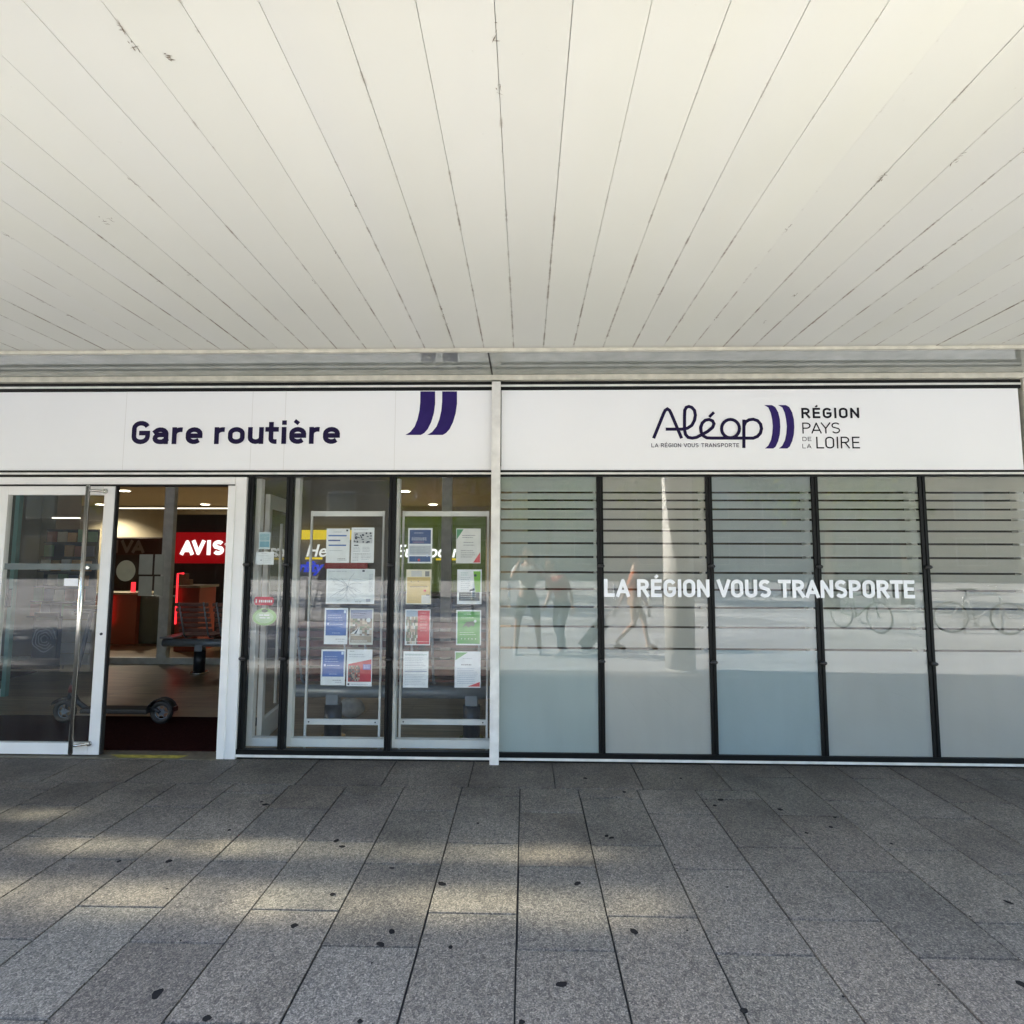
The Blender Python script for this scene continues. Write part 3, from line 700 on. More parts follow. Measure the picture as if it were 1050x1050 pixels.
stroke(b, [(172, 162), (240, 162), (262, 158), (280, 146), (291, 126), (295, 104), (291, 84), (280, 72), (268, 68), (257, 72), (251, 84), (250, 110), (250, 165), (254, 184), (265, 196), (282, 199), (300, 196), (318, 186)], LW)
stroke(b, [(312, 190), (345, 172), (366, 155), (372, 140), (366, 128), (352, 122), (336, 125), (323, 137), (317, 155), (319, 174), (328, 190), (342, 198), (360, 199), (495, 199)], LW)
stroke(b, [(352, 112), (372, 92)], LW*.9)
stroke(b, [(440+37*math.cos(a*PI/12), 160+38*math.sin(a*PI/12)) for a in range(25)], LW)
stroke(b, [(496, 122), (496, 240)], LW)
stroke(b, [(496, 148), (503, 132), (518, 123), (535, 121), (553, 127), (565, 141), (569, 160), (564, 179), (552, 192), (535, 199), (496, 199)], LW)
b.build('logo_wordmark', M['navy_text'], s2)
cz = [(580, 62), (612, 62), (626, 70), (638, 92), (645, 120), (647, 152), (645, 184), (638, 212), (628, 234), (618, 242), (583, 242), (597, 230), (608, 208), (614, 180), (616, 150), (613, 120), (607, 94), (597, 72)]
for dx in (0, 58):
    b = MB(); b.bm.faces.new([b.bm.verts.new(lg(p[0]+dx, p[1])) for p in cz]); b.build('emblem', M['navy'], s2)
def wr(txt, x0, x1, y1, y0, wt, mm, **k):
    b = MB(); a = lg(x0, y0); c = lg(x1, y1); write(b, txt, a.x, c.x, a.z, c.z, YS, wt=wt, **k); b.build('lettering', mm, s2)
wr('LA R\u00c9GION VOUS TRANSPORTE', 113, 476, 220, 237, .15, M['navy_text'], gap=.30)
wr('R\u00c9GION', 735, 972, 73, 117, .20, M['ink'], gap=.36)
wr('PAYS', 739, 893, 134, 180, .11, M['ink'], gap=.24)
wr('DE', 739, 775, 194, 211, .12, M['ink']); wr('LA', 739, 775, 223, 241, .12, M['ink']); wr('LOIRE', 797, 975, 193, 242, .11, M['ink'], gap=.26)
# slogan on the windows
YT = YF-.014
b = MB(); a = PY(619.5, 612, YT); c = PY(937.5, 595, YT); write(b, 'LA R\u00c9GION VOUS TRANSPORTE', a.x, c.x, a.z, c.z, YT, wt=.20, space=.32, gap=.31)
tag(b.build('slogan_lettering', M['vinyl_white']), 'white capitals LA R\u00c9GION VOUS TRANSPORTE running across the striped windows', 'lettering')

# ================================================================== POSTERS
def cmat(c, k=[0], cache={}):
    key = tuple(round(x, 3) for x in c)
    if key not in cache:
        k[0] += 1; cache[key] = mat('print_%d' % k[0], c, .55, var=.05, scale=20)
    return cache[key]
PAPER = (.72, .75, .78); BLUE = (.05, .13, .40); GREEN = (.10, .34, .08); RED = (.55, .05, .06); GREY = (.30, .33, .40); TAN = (.58, .43, .16); DK = (.03, .04, .07)
YP = YF+.008
def poster(px0, py0, px1, py1, base, marks, label, cat='poster', group='posters taped inside the windows', name='poster', tilt=0, border=None):
    a = PY(px0, py1, YP); c = PY(px1, py0, YP); w, h = c.x-a.x, c.z-a.z
    cols = [base]+[]
    b = MB()
    mats = [cmat(base)]
    def idx(col):
        mm = cmat(col)
        if mm not in mats: mats.append(mm)
        return mats.index(mm)
    k = 0
    cx_, cz_ = a.x+w/2, a.z+h/2
    R_ = Matrix.Rotation(math.radians(tilt), 2)
    def P(u, v, d):
        q = R_ @ Vector(((u-.5)*w, (v-.5)*h)); return Vector((cx_+q.x, YP-d, cz_+q.y))
    b.quad([P(0, 0, 0), P(1, 0, 0), P(1, 1, 0), P(0, 1, 0)])
    for mk in marks:
        k += 1; d = .0004+.00012*k
        if mk[0] == 'r':      # rect u0,v0,u1,v1,colour
            _, u0, v0, u1, v1, col = mk; b.quad([P(u0, v0, d), P(u1, v0, d), P(u1, v1, d), P(u0, v1, d)], idx(col))
        elif mk[0] == 'p':
            b.quad([P(u, v, d) for u, v in mk[1]], idx(mk[2]))
        elif mk[0] == 'c':
            _, u, v, r, col = mk; b.quad([P(u+r/w*.2*math.cos(t*PI/8), v+r/h*.2*math.sin(t*PI/8), d) for t in range(16)], idx(col))
        elif mk[0] == 't':    # small print lines: u0,u1,vtop,vbot,n,colour
            _, u0, u1, v1, v0, n_, col = mk; ii = idx(col)
            for i in range(n_):
                v = v1-(v1-v0)*i/max(1, n_-1) if n_ > 1 else v1; u = u0; e = u1-random.uniform(0, .25)*(u1-u0)
                while u < e:
                    ww = random.uniform(.03, .10); b.quad([P(u, v-.006, d), P(min(u+ww, e), v-.006, d), P(min(u+ww, e), v+.006, d), P(u, v+.006, d)], ii); u += ww+.018
        elif mk[0] == 'b':    # blotchy photograph area
            _, u0, v0, u1, v1, cols_ = mk
            nx, ny = 9, 9
            for i in range(nx):
                for j in range(ny):
                    col = random.choice(cols_); g = random.uniform(.7, 1.2)
                    uu0, uu1 = u0+(u1-u0)*i/nx, u0+(u1-u0)*(i+1)/nx; vv0, vv1 = v0+(v1-v0)*j/ny, v0+(v1-v0)*(j+1)/ny
                    b.quad([P(uu0, vv0, d), P(uu1, vv0, d), P(uu1, vv1, d), P(uu0, vv1, d)], idx(col))
        elif mk[0] == 'l':    # polyline
            pts = [P(u, v, d) for u, v in mk[1]]
            ribbon(b.bm, [(p.x, p.z) for p in pts], mk[3], lambda x_, z_, d=d: Vector((x_, YP-d, z_)), idx(mk[2]))
    o = b.build(name, mats, recalc=False); tag(o, label, cat, group); return o
t = PAPER
poster(334, 542, 359, 577, t, [('t', .3, .7, .9, .9, 1, GREY), ('r', .08, .77, .86, .81, BLUE), ('r', .08, .63, .6, .67, (.08, .1, .3)), ('r', .1, .49, .85, .53, BLUE), ('t', .15, .7, .36, .36, 1, GREY), ('t', .5, .9, .12, .08, 2, DK), ('r', .84, .92, .92, .97, DK)], 'white notice with three blue headlines, top left sheet of the middle window')
gl = [('r', .1, .55, .92, .87, (.5, .52, .55)), ('t', .1, .9, .94, .94, 1, GREY), ('r', .12, .48, .32, .51, DK), ('t', .1, .45, .44, .32, 4, GREY), ('t', .5, .9, .44, .32, 4, GREY), ('t', .1, .9, .25, .25, 1, DK), ('t', .08, .4, .19, .06, 4, GREY), ('t', .45, .9, .19, .1, 3, GREY)]
for i in range(26): u, v = random.uniform(.1, .84), random.uniform(.55, .83); gl.append(('r', u, v, u+random.uniform(.03, .1), v+random.uniform(.02, .05), DK))
poster(359.6, 541, 384, 577, t, gl, 'white notice with a dark patterned heading block, top right sheet of the middle window')
ml = [('r', .03, .03, .97, .97, (.62, .67, .70)), ('t', .05, .45, .93, .93, 1, GREY), ('r', .74, .92, .79, .97, DK), ('t', .88, .97, .85, .35, 14, GREY), ('r', .83, .06, .92, .15, GREY), ('t', .6, .75, .06, .06, 1, DK)]
for i in range(22):
    a0 = random.uniform(0, 6.28); u, v = .45, .5; pl = [(u, v)]
    for s_ in range(random.randint(3, 6)):
        a0 += random.uniform(-.6, .6); u += .075*math.cos(a0); v += .09*math.sin(a0); pl.append((max(.06, min(.84, u)), max(.08, min(.88, v))))
    ml.append(('l', pl, random.choice([(.25, .3, .38), (.33, .38, .45), (.2, .25, .3)]), .0022))
poster(334, 583.5, 384.5, 619, t, ml, 'landscape transport network map sheet with thin route lines', cat='map')
def blue(px0, py0, px1, py1, lb):
    poster(px0, py0, px1, py1, t, [('r', .06, .24, .94, .95, BLUE), ('t', .15, .8, .8, .66, 3, (.5, .6, .8)), ('t', .25, .85, .55, .55, 1, (.6, .7, .85)), ('r', .12, .53, .2, .59, (.45, .55, .8)), ('t', .35, .75, .31, .31, 1, (.5, .6, .8)), ('t', .5, .92, .14, .14, 1, DK), ('t', .6, .9, .08, .08, 1, GREY), ('r', .83, .86, .92, .94, (.6, .7, .85))], lb)
blue(332, 623.5, 357, 660.5, 'blue poster with white lower band beside a group photograph, under the network map')
ph = [(.10, .09, .08), (.35, .27, .2), (.5, .42, .33), (.16, .2, .12), (.55, .55, .53), (.22, .16, .12)]
poster(357.8, 624, 383, 661, (.6, .6, .55), [('b', .03, .25, .95, .72, ph), ('r', .04, .72, .95, .96, (.22, .25, .38)), ('t', .15, .7, .86, .8, 2, DK), ('c', .8, .68, .09, (.6, .7, .75)), ('r', .05, .06, .95, .24, (.28, .23, .17)), ('t', .1, .92, .12, .09, 2, (.75, .75, .7)), ('p', [(.05, .3), (.45, .3), (.4, .46)], (.75, .75, .75)), ('p', [(.2, .3), (.3, .3), (.42, .5)], DK)], 'poster with photograph of a group of people and a pale round badge')
blue(328.5, 666, 354.5, 702.5, 'blue poster with white lower band beside a red photo poster, lowest in the middle window')
poster(355, 666, 382, 703.5, t, [('p', [(.06, .12), (.97, .12), (.97, .73), (.06, .6)], (.42, .03, .05)), ('t', .08, .8, .86, .8, 2, GREY), ('t', .1, .3, .95, .95, 1, DK), ('b', .08, .14, .52, .56, [(.06, .06, .07), (.18, .15, .14), (.3, .06, .05), (.36, .28, .22)]), ('r', .64, .45, .95, .6, (.12, .13, .42)), ('t', .68, .92, .55, .5, 2, (.6, .6, .8)), ('r', .05, .03, .12, .08, DK), ('t', .2, .95, .05, .05, 1, GREY)], 'white poster with slanted red photograph block, lowest right in the middle window')
poster(418, 541.5, 443.5, 577.5, t, [('r', .06, .55, .94, .95, (.03, .07, .2)), ('r', .06, .24, .94, .5, (.42, .46, .52)), ('r', .06, .04, .94, .2, (.03, .08, .22)), ('t', .25, .75, .86, .86, 1, (.6, .65, .75)), ('t', .15, .85, .72, .66, 3, (.7, .72, .8)), ('t', .2, .7, .6, .6, 1, (.6, .3, .35)), ('t', .1, .9, .45, .3, 4, (.25, .28, .33)), ('c', .46, .09, .055, RED), ('c', .8, .22, .05, (.6, .65, .8))], 'dark blue information sheet with a red round mark, top left of the right window')
corn = [('p', [(.02, .98), (.02, .68), (.3, .98)], (.06, .25, .12)), ('p', [(.98, .02), (.98, .32), (.7, .02)], RED)]
poster(467.5, 542, 493, 577.5, (.66, .66, .64), corn+[('t', .25, .8, .8, .74, 2, DK), ('t', .3, .75, .6, .52, 2, DK), ('t', .2, .8, .36, .18, 4, DK)], 'pale text notice with green and red corners, top right of the right window')
poster(416, 584, 442.5, 619.5, (.72, .68, .55), [('r', .04, .03, .96, .78, TAN), ('r', .2, .8, .62, .96, (.55, .55, .55)), ('r', .75, .8, .92, .95, (.2, .2, .2)), ('t', .1, .85, .73, .73, 1, (.3, .2, .08)), ('r', .15, .49, .85, .51, (.12, .09, .05)), ('c', .2, .66, .02, DK), ('c', .48, .66, .02, DK), ('r', .7, .36, .8, .42, RED), ('r', .62, .03, .96, .26, (.6, .6, .58)), ('t', .1, .55, .2, .1, 3, (.35, .25, .1)), ('r', .8, .25, .93, .28, DK)], 'yellow ochre notice sheet with small drawings')
poster(468.5, 584, 494, 619.5, t, [('p', [(.66, .95), (.95, .95), (.95, .35), (.75, .35), (.7, .6)], (.16, .4, .03)), ('c', .74, .83, .055, DK), ('r', .08, .1, .92, .34, (.03, .05, .06)), ('t', .15, .5, .9, .84, 2, (.1, .3, .3)), ('t', .15, .55, .76, .42, 7, GREY), ('t', .15, .85, .28, .16, 3, (.4, .45, .45)), ('p', [(.5, .36), (.72, .4), (.7, .46), (.52, .42)], DK)], 'white leaflet with a lime green side and black bottom block')
poster(415, 625, 441.5, 661.5, t, [('r', .5, .03, .97, .97, RED), ('b', .04, .03, .5, .8, ph), ('r', .04, .8, .5, .97, (.3, .38, .5)), ('t', .6, .88, .9, .4, 7, (.75, .5, .5)), ('t', .06, .95, .1, .1, 1, (.8, .7, .6))], 'half photograph half red poster with white text')
poster(467.5, 625.5, 493.5, 661.5, t, [('r', .05, .04, .95, .96, GREEN), ('t', .3, .7, .88, .88, 1, (.7, .8, .7)), ('t', .2, .8, .78, .78, 1, (.5, .65, .5)), ('p', [(.25, .5), (.4, .66), (.7, .68), (.75, .6), (.7, .52), (.6, .56), (.5, .5), (.4, .55)], (.14, .16, .13)), ('c', .76, .68, .055, (.75, .8, .8)), ('t', .15, .85, .36, .3, 2, (.7, .8, .7))]+[('c', .22+.14*i, .18, .022, (.8, .85, .8)) for i in range(5)], 'bright green poster with a bird picture and a row of white dots')
poster(413, 668, 439.5, 705, t, [('t', .07, .93, .93, .08, 19, (.33, .36, .45)), ('r', .06, .9, .94, .915, (.15, .3, .28)), ('r', .06, .44, .94, .46, (.15, .2, .35)), ('r', .06, .6, .9, .61, GREY)], 'plain white sheet covered in fine timetable print')
poster(466, 668, 493, 705, (.7, .73, .78), [('p', [(.03, .97), (.03, .76), (.5, .97)], (.12, .35, .12)), ('p', [(.97, .03), (.97, .16), (.5, .03)], RED), ('t', .3, .7, .8, .8, 1, GREY), ('t', .25, .75, .64, .62, 2, DK), ('t', .1, .9, .53, .12, 9, (.3, .36, .5))], 'white text sheet with green top corner and red bottom corner')
grp = 'small stickers on the narrow pane by the door'
poster(265.3, 545.5, 277.5, 563, (.45, .55, .6), [('r', .08, .5, .92, .9, (.2, .35, .4)), ('r', .08, .12, .92, .45, (.12, .3, .38)), ('t', .15, .85, .84, .58, 4, (.6, .7, .7))], 'small teal grey sticker, highest on the narrow pane', 'sticker', grp, 'sticker')
poster(262, 566, 281, 579, t, [('t', .3, .75, .88, .88, 1, DK), ('t', .12, .9, .7, .7, 1, DK), ('c', .3, .35, .03, GREY), ('t', .42, .9, .5, .2, 3, GREY)], 'small white card with fine black print', 'sticker', grp, 'sticker')
rp_ = [(.12+.1*math.cos(t_), .5+.45*math.sin(t_)) for t_ in [PI/2+PI*i/6 for i in range(7)]]+[(.88+.1*math.cos(t_), .5+.45*math.sin(t_)) for t_ in [-PI/2+PI*i/6 for i in range(7)]]
def shape_sticker(px0, py0, px1, py1, uv, col, extra, label):
    a = PY(px0, py1, YP); c = PY(px1, py0, YP); b = MB(); w, h = c.x-a.x, c.z-a.z
    b.quad([(a.x+u*w, YP-.001, a.z+v*h) for u, v in uv]); mats = [cmat(col)]
    for k, (uv2, c2) in enumerate(extra):
        mats.append(cmat(c2)); b.quad([(a.x+u*w, YP-.0014-.0002*k, a.z+v*h) for u, v in uv2], k+1)
    tag(b.build('sticker', mats, recalc=False), label, 'sticker', grp)
def el(cx_, cz_, rx, rz, n_=20): return [(cx_+rx*math.cos(2*PI*i/n_), cz_+rz*math.sin(2*PI*i/n_)) for i in range(n_)]
bars = lambda y0, y1, xs_: [([(a, y0), (c, y0), (c, y1), (a, y1)], (.8, .8, .8)) for a, c in xs_]
shape_sticker(260, 611.5, 281.5, 621, rp_, (.55, .02, .04), bars(.35, .62, [(.26, .32), (.35, .43), (.46, .50), (.53, .62), (.65, .69), (.72, .80), (.83, .9)])+bars(.3, .7, [(.1, .16)]), 'red rounded sticker with small white lettering on the narrow pane')
shape_sticker(258.5, 623.5, 284, 641, el(.5, .48, .5, .5), (.22, .42, .14), [(el(.5, .45, .38, .34), (.34, .5, .3)), (el(.5, .84, .13, .1), (.04, .06, .05))]+bars(.55, .62, [(.28, .45), (.48, .7)])+bars(.4, .46, [(.3, .55), (.6, .72)]), 'green oval sticker under the red one on the narrow pane')

# poster display frames just inside the clear panes
def disp(px0, px1, label):
    Y = YF+.20
    a = PY(px0, 744, Y); c = PY(px1, 524, Y); t_ = thing('poster_stand', label, 'display frame', ((a.x+c.x)/2, Y, 0), 'poster display frames behind the clear windows')
    for x in (a.x, c.x-.016): bx('upright', M['white_alu'], t_, x, x+.016, Y, Y+.02, .0, c.z)
    bx('top_rail', M['white_alu'], t_, a.x+.017, c.x-.017, Y, Y+.02, c.z-.045, c.z-.002)
    z = PY(px0, 740, Y).z; bx('bottom_rail', M['white_alu'], t_, a.x+.017, c.x-.017, Y, Y+.02, z-.022, z+.022)
    for x in (a.x+.04, c.x-.04):
        b = MB(); b.tube((x, Y-.004, z), (x, Y-.0005, z), .006); b.build('screw', M['dark_metal'], t_)
    return t_
disp(311.5, 394.5, 'white metal display frame behind the middle clear window')
disp(408.5, 501.5, 'white metal display frame behind the right clear window')

# ================================================================== INTERIOR
m, nt, n, l = nm('wood_look_floor')
out = N(nt, 'ShaderNodeOutputMaterial'); b_ = N(nt, 'ShaderNodeBsdfPrincipled'); l.new(b_.outputs[0], out.inputs[0])
tc = N(nt, 'ShaderNodeTexCoord'); br = N(nt, 'ShaderNodeTexBrick'); br.offset = .37; br.inputs['Scale'].default_value = 1; br.inputs['Brick Width'].default_value = 1.2; br.inputs['Row Height'].default_value = .18; br.inputs['Mortar Size'].default_value = .003
br.inputs['Color1'].default_value = (.20, .145, .085, 1); br.inputs['Color2'].default_value = (.33, .25, .155, 1); br.inputs['Mortar'].default_value = (.07, .06, .05, 1)
l.new(tc.outputs['Object'], br.inputs['Vector'])
mp = N(nt, 'ShaderNodeMapping'); mp.inputs['Scale'].default_value = (1.2, 14, 1); l.new(tc.outputs['Object'], mp.inputs[0])
ns = N(nt, 'ShaderNodeTexNoise'); ns.inputs['Scale'].default_value = 2; ns.inputs['Detail'].default_value = 6; l.new(mp.outputs[0], ns.inputs['Vector'])
mr = N(nt, 'ShaderNodeMapRange'); mr.inputs[1].default_value = .3; mr.inputs[2].default_value = .7; mr.inputs[3].default_value = .55; mr.inputs[4].default_value = 1.25; l.new(ns.outputs[0], mr.inputs[0])
vm = N(nt, 'ShaderNodeVectorMath', operation='SCALE'); l.new(br.outputs[0], vm.inputs[0]); l.new(mr.outputs[0], vm.inputs[3]); l.new(vm.outputs[0], b_.inputs['Base Color'])
b_.inputs['Roughness'].default_value = .32
FLM = m
fl = bx('floor', FLM, None, -16, 8, YF+.122, 15, -.03, .0); struct(fl)
o = bx('back_wall', M['int_wall'], None, -16, 8, 14.9, 15.1, 0, 3); struct(o)
o = bx('side_wall', M['int_wall'], None, -16.2, -16, YF+.3, 14.9, 0, 3); struct(o)
o = bx('dividing_wall', M['int_wall'], None, -.12, .02, YF+.22, 14.9, 0, 2.98); struct(o)
o = bx('end_wall', M['int_dark'], None, 7.8, 8, YF+.3, 14.9, 0, 3); struct(o)
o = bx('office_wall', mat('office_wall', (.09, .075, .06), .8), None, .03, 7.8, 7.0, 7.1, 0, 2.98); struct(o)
o = bx('interior_ceiling', M['int_ceiling'], None, -16, 8, YF+.05, 15, 2.98, 3.03); struct(o)
# wall infill behind fascia signs
o = bx('fascia_wall', M['concrete'], None, -16, XR+.3, YF+.001, YF+.03, zt(400), CZ+.03); struct(o)
o = bx('facade_wall', M['concrete'], None, XR+.255, 11, YF-.02, YF+.25, 0, CZ+.03); struct(o)
o = bx('facade_wall', M['concrete'], None, -16, -6.3, YF-.02, YF+.25, 0, CZ+.03); struct(o)

# door mat
b = MB(); p0 = PZ(103, 762, 0); p1 = PZ(228, 737, 0)
b.box(-5.3, -2.55, YF+.13, PZ(170, 736, 0).y, .001, .012); tag(b.build('doormat', M['mat_red']), 'dark red brown entrance mat just inside the open door', 'doormat')
b = MB(); q = PZ(10, 695, 0); b.box(q.x-1.6, q.x+.05, q.y-.35, q.y+.35, .001, .012); tag(b.build('floor_mat', mat('striped_mat', (.12, .05, .03), .9, var=.4, scale=6)), 'brown striped floor mat in front of the brochure rack', 'mat')

# glazed partition with white frames
YPt = PZ(170, 681, 0).y
pt = thing('glass_partition', 'interior glazed partition with white frames at the back of the entrance hall', 'partition', (-3, YPt, 0))
pv = [PY(167, 640, YPt).x, PY(40, 640, YPt).x-1.2, PY(300, 600, YPt).x, PY(458, 530, YPt).x]
pw = .15
for x in pv: bx('upright', M['white_alu_dirty'], pt, x-pw/2, x+pw/2, YPt, YPt+.08, 0, 2.96)
bx('bottom_rail', M['white_alu_dirty'], pt, -12, -.2, YPt-.001, YPt+.079, 0, .09)
bx('head_rail', M['white_alu_dirty'], pt, -12, -.2, YPt-.001, YPt+.079, 2.9, 2.975)
gm = MB(); gm.quad([(-12, YPt+.04, .09), (-.2, YPt+.04, .09), (-.2, YPt+.04, 2.9), (-12, YPt+.04, 2.9)]); gm.build('glass', M['glass_in'], pt)
# notices on the partition
def onP(px0, py0, px1, py1, name, m, label, cat, round_=False):
    a = PY(px0, py1, YPt-.01); c = PY(px1, py0, YPt-.01); b = MB()
    if round_: b.quad([((a.x+c.x)/2+(c.x-a.x)/2*math.cos(i*PI/16), YPt-.01, (a.z+c.z)/2+(c.z-a.z)/2*math.sin(i*PI/16)) for i in range(32)])
    else: b.quad([(a.x, YPt-.01, a.z), (c.x, YPt-.01, a.z), (c.x, YPt-.01, c.z), (a.x, YPt-.01, c.z)])
    return tag(b.build(name, m), label, cat)
cream = mat('sticker_cream', (.62, .60, .45), .7, emit=.08); wg = mat('sticker_grey', (.50, .52, .47), .7, emit=.06)  # paper given a faint glow in place of daylight falling on it
onP(118.5, 574.5, 139.5, 596, 'round_notice', cream, 'cream round notice stuck on the interior glass partition', 'notice', True)
gP = 'square sheets on the interior partition'
for (x0, x1, y0, y1, lb) in ((142, 157, 568.5, 589, 'upper left'), (158, 168.5, 568.5, 589, 'upper right'), (141.5, 156.5, 591, 611, 'lower left'), (157.5, 168, 591, 611, 'lower right')):
    tag(onP(x0, y0, x1, y1, 'notice_sheet', wg, lb+' sheet of the four pale notices on the interior partition', 'notice'), group=gP)

# rental counters and lit signs at the back
YA = 10.2
def signbox(name, px0, py0, px1, py1, Y, m, label, cat='sign', d=.12):
    a = PY(px0, py1, Y); c = PY(px1, py0, Y); b = MB(); b.box(a.x, c.x, Y, Y+d, a.z, c.z); b.bevel(.006); o = b.build(name, m); tag(o, label, cat); return o, a, c
av, a, c = signbox('wall_sign', 178, 546, 245, 577.5, YA, M['red_lit'], 'red lit sign with white AVIS letters over the back counter')
b = MB(); p = PY(185, 569, YA); q = PY(230.5, 554, YA)
G2 = dict(G); write(b, 'AVIS', p.x, q.x, p.z, q.z, YA-.01, wt=.26, gap=.36); b.build('lettering', M['white_lit'], av)
b = MB(); p = PY(232, 558, YA); b.torus((p.x, YA-.01, p.z), .02, .004, 'Y'); b.build('trademark', M['white_lit'], av)
# second board behind the partition, left pane, with the AVIS reflection painted on
bs, a, c = signbox('wall_sign', 118, 552, 167, 569, YA+.6, mat('dark_red_board', (.06, .008, .006), .5), 'dark red unlit wall board left of the AVIS sign, with a painted grey reflection of its letters')
b = MB(); p = PY(118, 567, YA+.6); q = PY(149, 554, YA+.6); write(b, 'IVA', p.x, q.x, p.z, q.z, YA+.59, wt=.24, gap=.36); b.build('lettering', mat('reflected_letter', (.25, .2, .19), .6), bs)
def counter(name, px0, px1, pyt, Y, h_m, label):
    a = PY(px0, pyt, Y); c = PY(px1, pyt, Y); t_ = thing(name, label, 'counter', ((a.x+c.x)/2, Y, 0))
    bx('body', M['orange_panel'], t_, a.x, c.x, Y, Y+.5, 0, a.z-.03, bev=.01); bx('countertop', M['int_wall'], t_, a.x-.03, c.x+.03, Y-.04, Y+.54, a.z-.029, a.z+.01, bev=.006)
    return t_, a, c
ct, a, c = counter('rental_counter', 181, 205, 601, YA-.9, 1, 'orange red service counter under the AVIS sign with glowing tube edge')
b = MB(); p = PY(178.5, 640, YA-.95); q = PY(180, 588, YA-.95); r_ = PY(188.5, 586.5, YA-.95)
b.path([(p.x+.02, YA-.95, p.z), (p.x+.02, YA-.95, q.z), (r_.x, YA-.95, q.z)], .016); b.build('neon_tube', M['neon_red'], ct)
ct, a, c = counter('rental_counter', 95, 141, 608, YA-.2, 1, 'orange red service counter behind the round cream notice')
for x0_, y0_, y1_, ww in ((114.5, 610, 640, .016), (137, 597, 607, .035)):
    b = MB(); p = PY(x0_, y1_, YA-.25); q = PY(x0_, y0_, YA-.25); b.tube((q.x, YA-.25, p.z), (q.x, YA-.25, q.z), ww); b.build('neon_tube', M['neon_red'], ct)
# grey-green cabinet
p = PY(144, 611, YA-.1); q = PY(170, 665, YA-.1); t_ = thing('filing_cabinet', 'grey green cabinet beside the orange counter', 'cabinet', (p.x, YA, 0))
bx('carcass', mat('cab', (.10, .15, .14), .5), t_, p.x, q.x+.1, YA-.1, YA+.4, 0, p.z, bev=.01); bx('door', mat('cab2', (.12, .17, .16), .5), t_, p.x+.02, q.x+.08, YA-.12, YA-.101, .05, p.z-.03, bev=.004)
# monitors / boxes on the counter
for px, pt_, w_, lb in ((189, 588, .12, 'small beige box on the rental counter'), (194, 594, .09, 'lower beige carton beside the taller box')):
    p = PY(px, pt_, YA-.6); z0_ = PY(px, 601, YA-.6).z; b = MB(); b.box(p.x-w_/2, p.x+w_/2, YA-.65, YA-.55, z0_+.012, p.z); b.bevel(.006); o = b.build('counter_box', mat('beigebox', (.25, .17, .1), .6)); tag(o, lb, 'box')
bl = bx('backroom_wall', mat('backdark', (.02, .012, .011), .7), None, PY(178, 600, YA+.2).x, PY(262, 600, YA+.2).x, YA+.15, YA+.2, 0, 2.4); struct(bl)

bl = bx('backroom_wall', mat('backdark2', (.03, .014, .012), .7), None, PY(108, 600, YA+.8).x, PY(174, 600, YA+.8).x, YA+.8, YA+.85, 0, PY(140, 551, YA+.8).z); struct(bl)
YH = 9.6
g0 = bx('hall_wall', M['int_wall'], None, PY(262, 600, YH).x, PY(395, 600, YH).x, YH+.15, YH+.2, 0, 2.97); struct(g0)
hs, a, c = signbox('wall_sign', 303, 543.5, 372, 553, YH, M['yellow'], 'yellow lit bar sign with white Hertz lettering')
p = PY(313, 570.5, YH-.05); font_text('lettering', 'Hertz', .30, M['white_lit2'], hs, (p.x, YH-.05, p.z), shear=.25, bold=.004)
hs2 = MB(); p = PY(313, 573.5, YH); q = PY(330, 571.5, YH); hs2.box(p.x, q.x, YH, YH+.03, p.z, q.z); hs2.build('underline', M['yellow'], hs)
p = PY(300, 586, YH-.1); o = font_text('lettering_sign', 'thrifty', .25, M['blue_lit'], None, (p.x-.12, YH-.1, p.z), shear=.3, bold=.01, ext=.01); tag(o, 'blue glowing script lettering under the Hertz sign', 'sign')
rb = signbox('wall_panel', 333, 577, 375, 583, YH-.3, mat('redstrip', (.4, .02, .02), .5, emit=.25), 'red horizontal strip panel between the notices', 'panel')
eu, a, c = signbox('wall_panel', 405, 530, 498, 612, YH, M['green_lit'], 'olive green wall panel carrying white Europcar lettering')
p = PY(405.5, 571, YH-.05); font_text('lettering', 'Europcar', .30, M['white_lit'], eu, (p.x, YH-.05, p.z), shear=.22, bold=.006, sx=.98)
b = MB(); p = PY(447, 574.5, YH-.03); q = PY(470, 572.6, YH-.03); b.box(p.x, q.x, YH-.04, YH-.002, p.z, q.z); b.build('underline', M['yellow'], eu)
desk = thing('service_desk', 'dark service desk below the green Europcar panel', 'desk', (PY(450, 610, 9).x, 9, 0))
a = PY(400, 600, 9); c = PY(500, 600, 9)
bx('desk_front', M['int_dark'], desk, a.x, c.x, 8.9, 9.3, 0, .98, bev=.01); bx('desk_top', M['brown_wood'], desk, a.x-.04, c.x+.04, 8.86, 9.36, .981, 1.02, bev=.006)

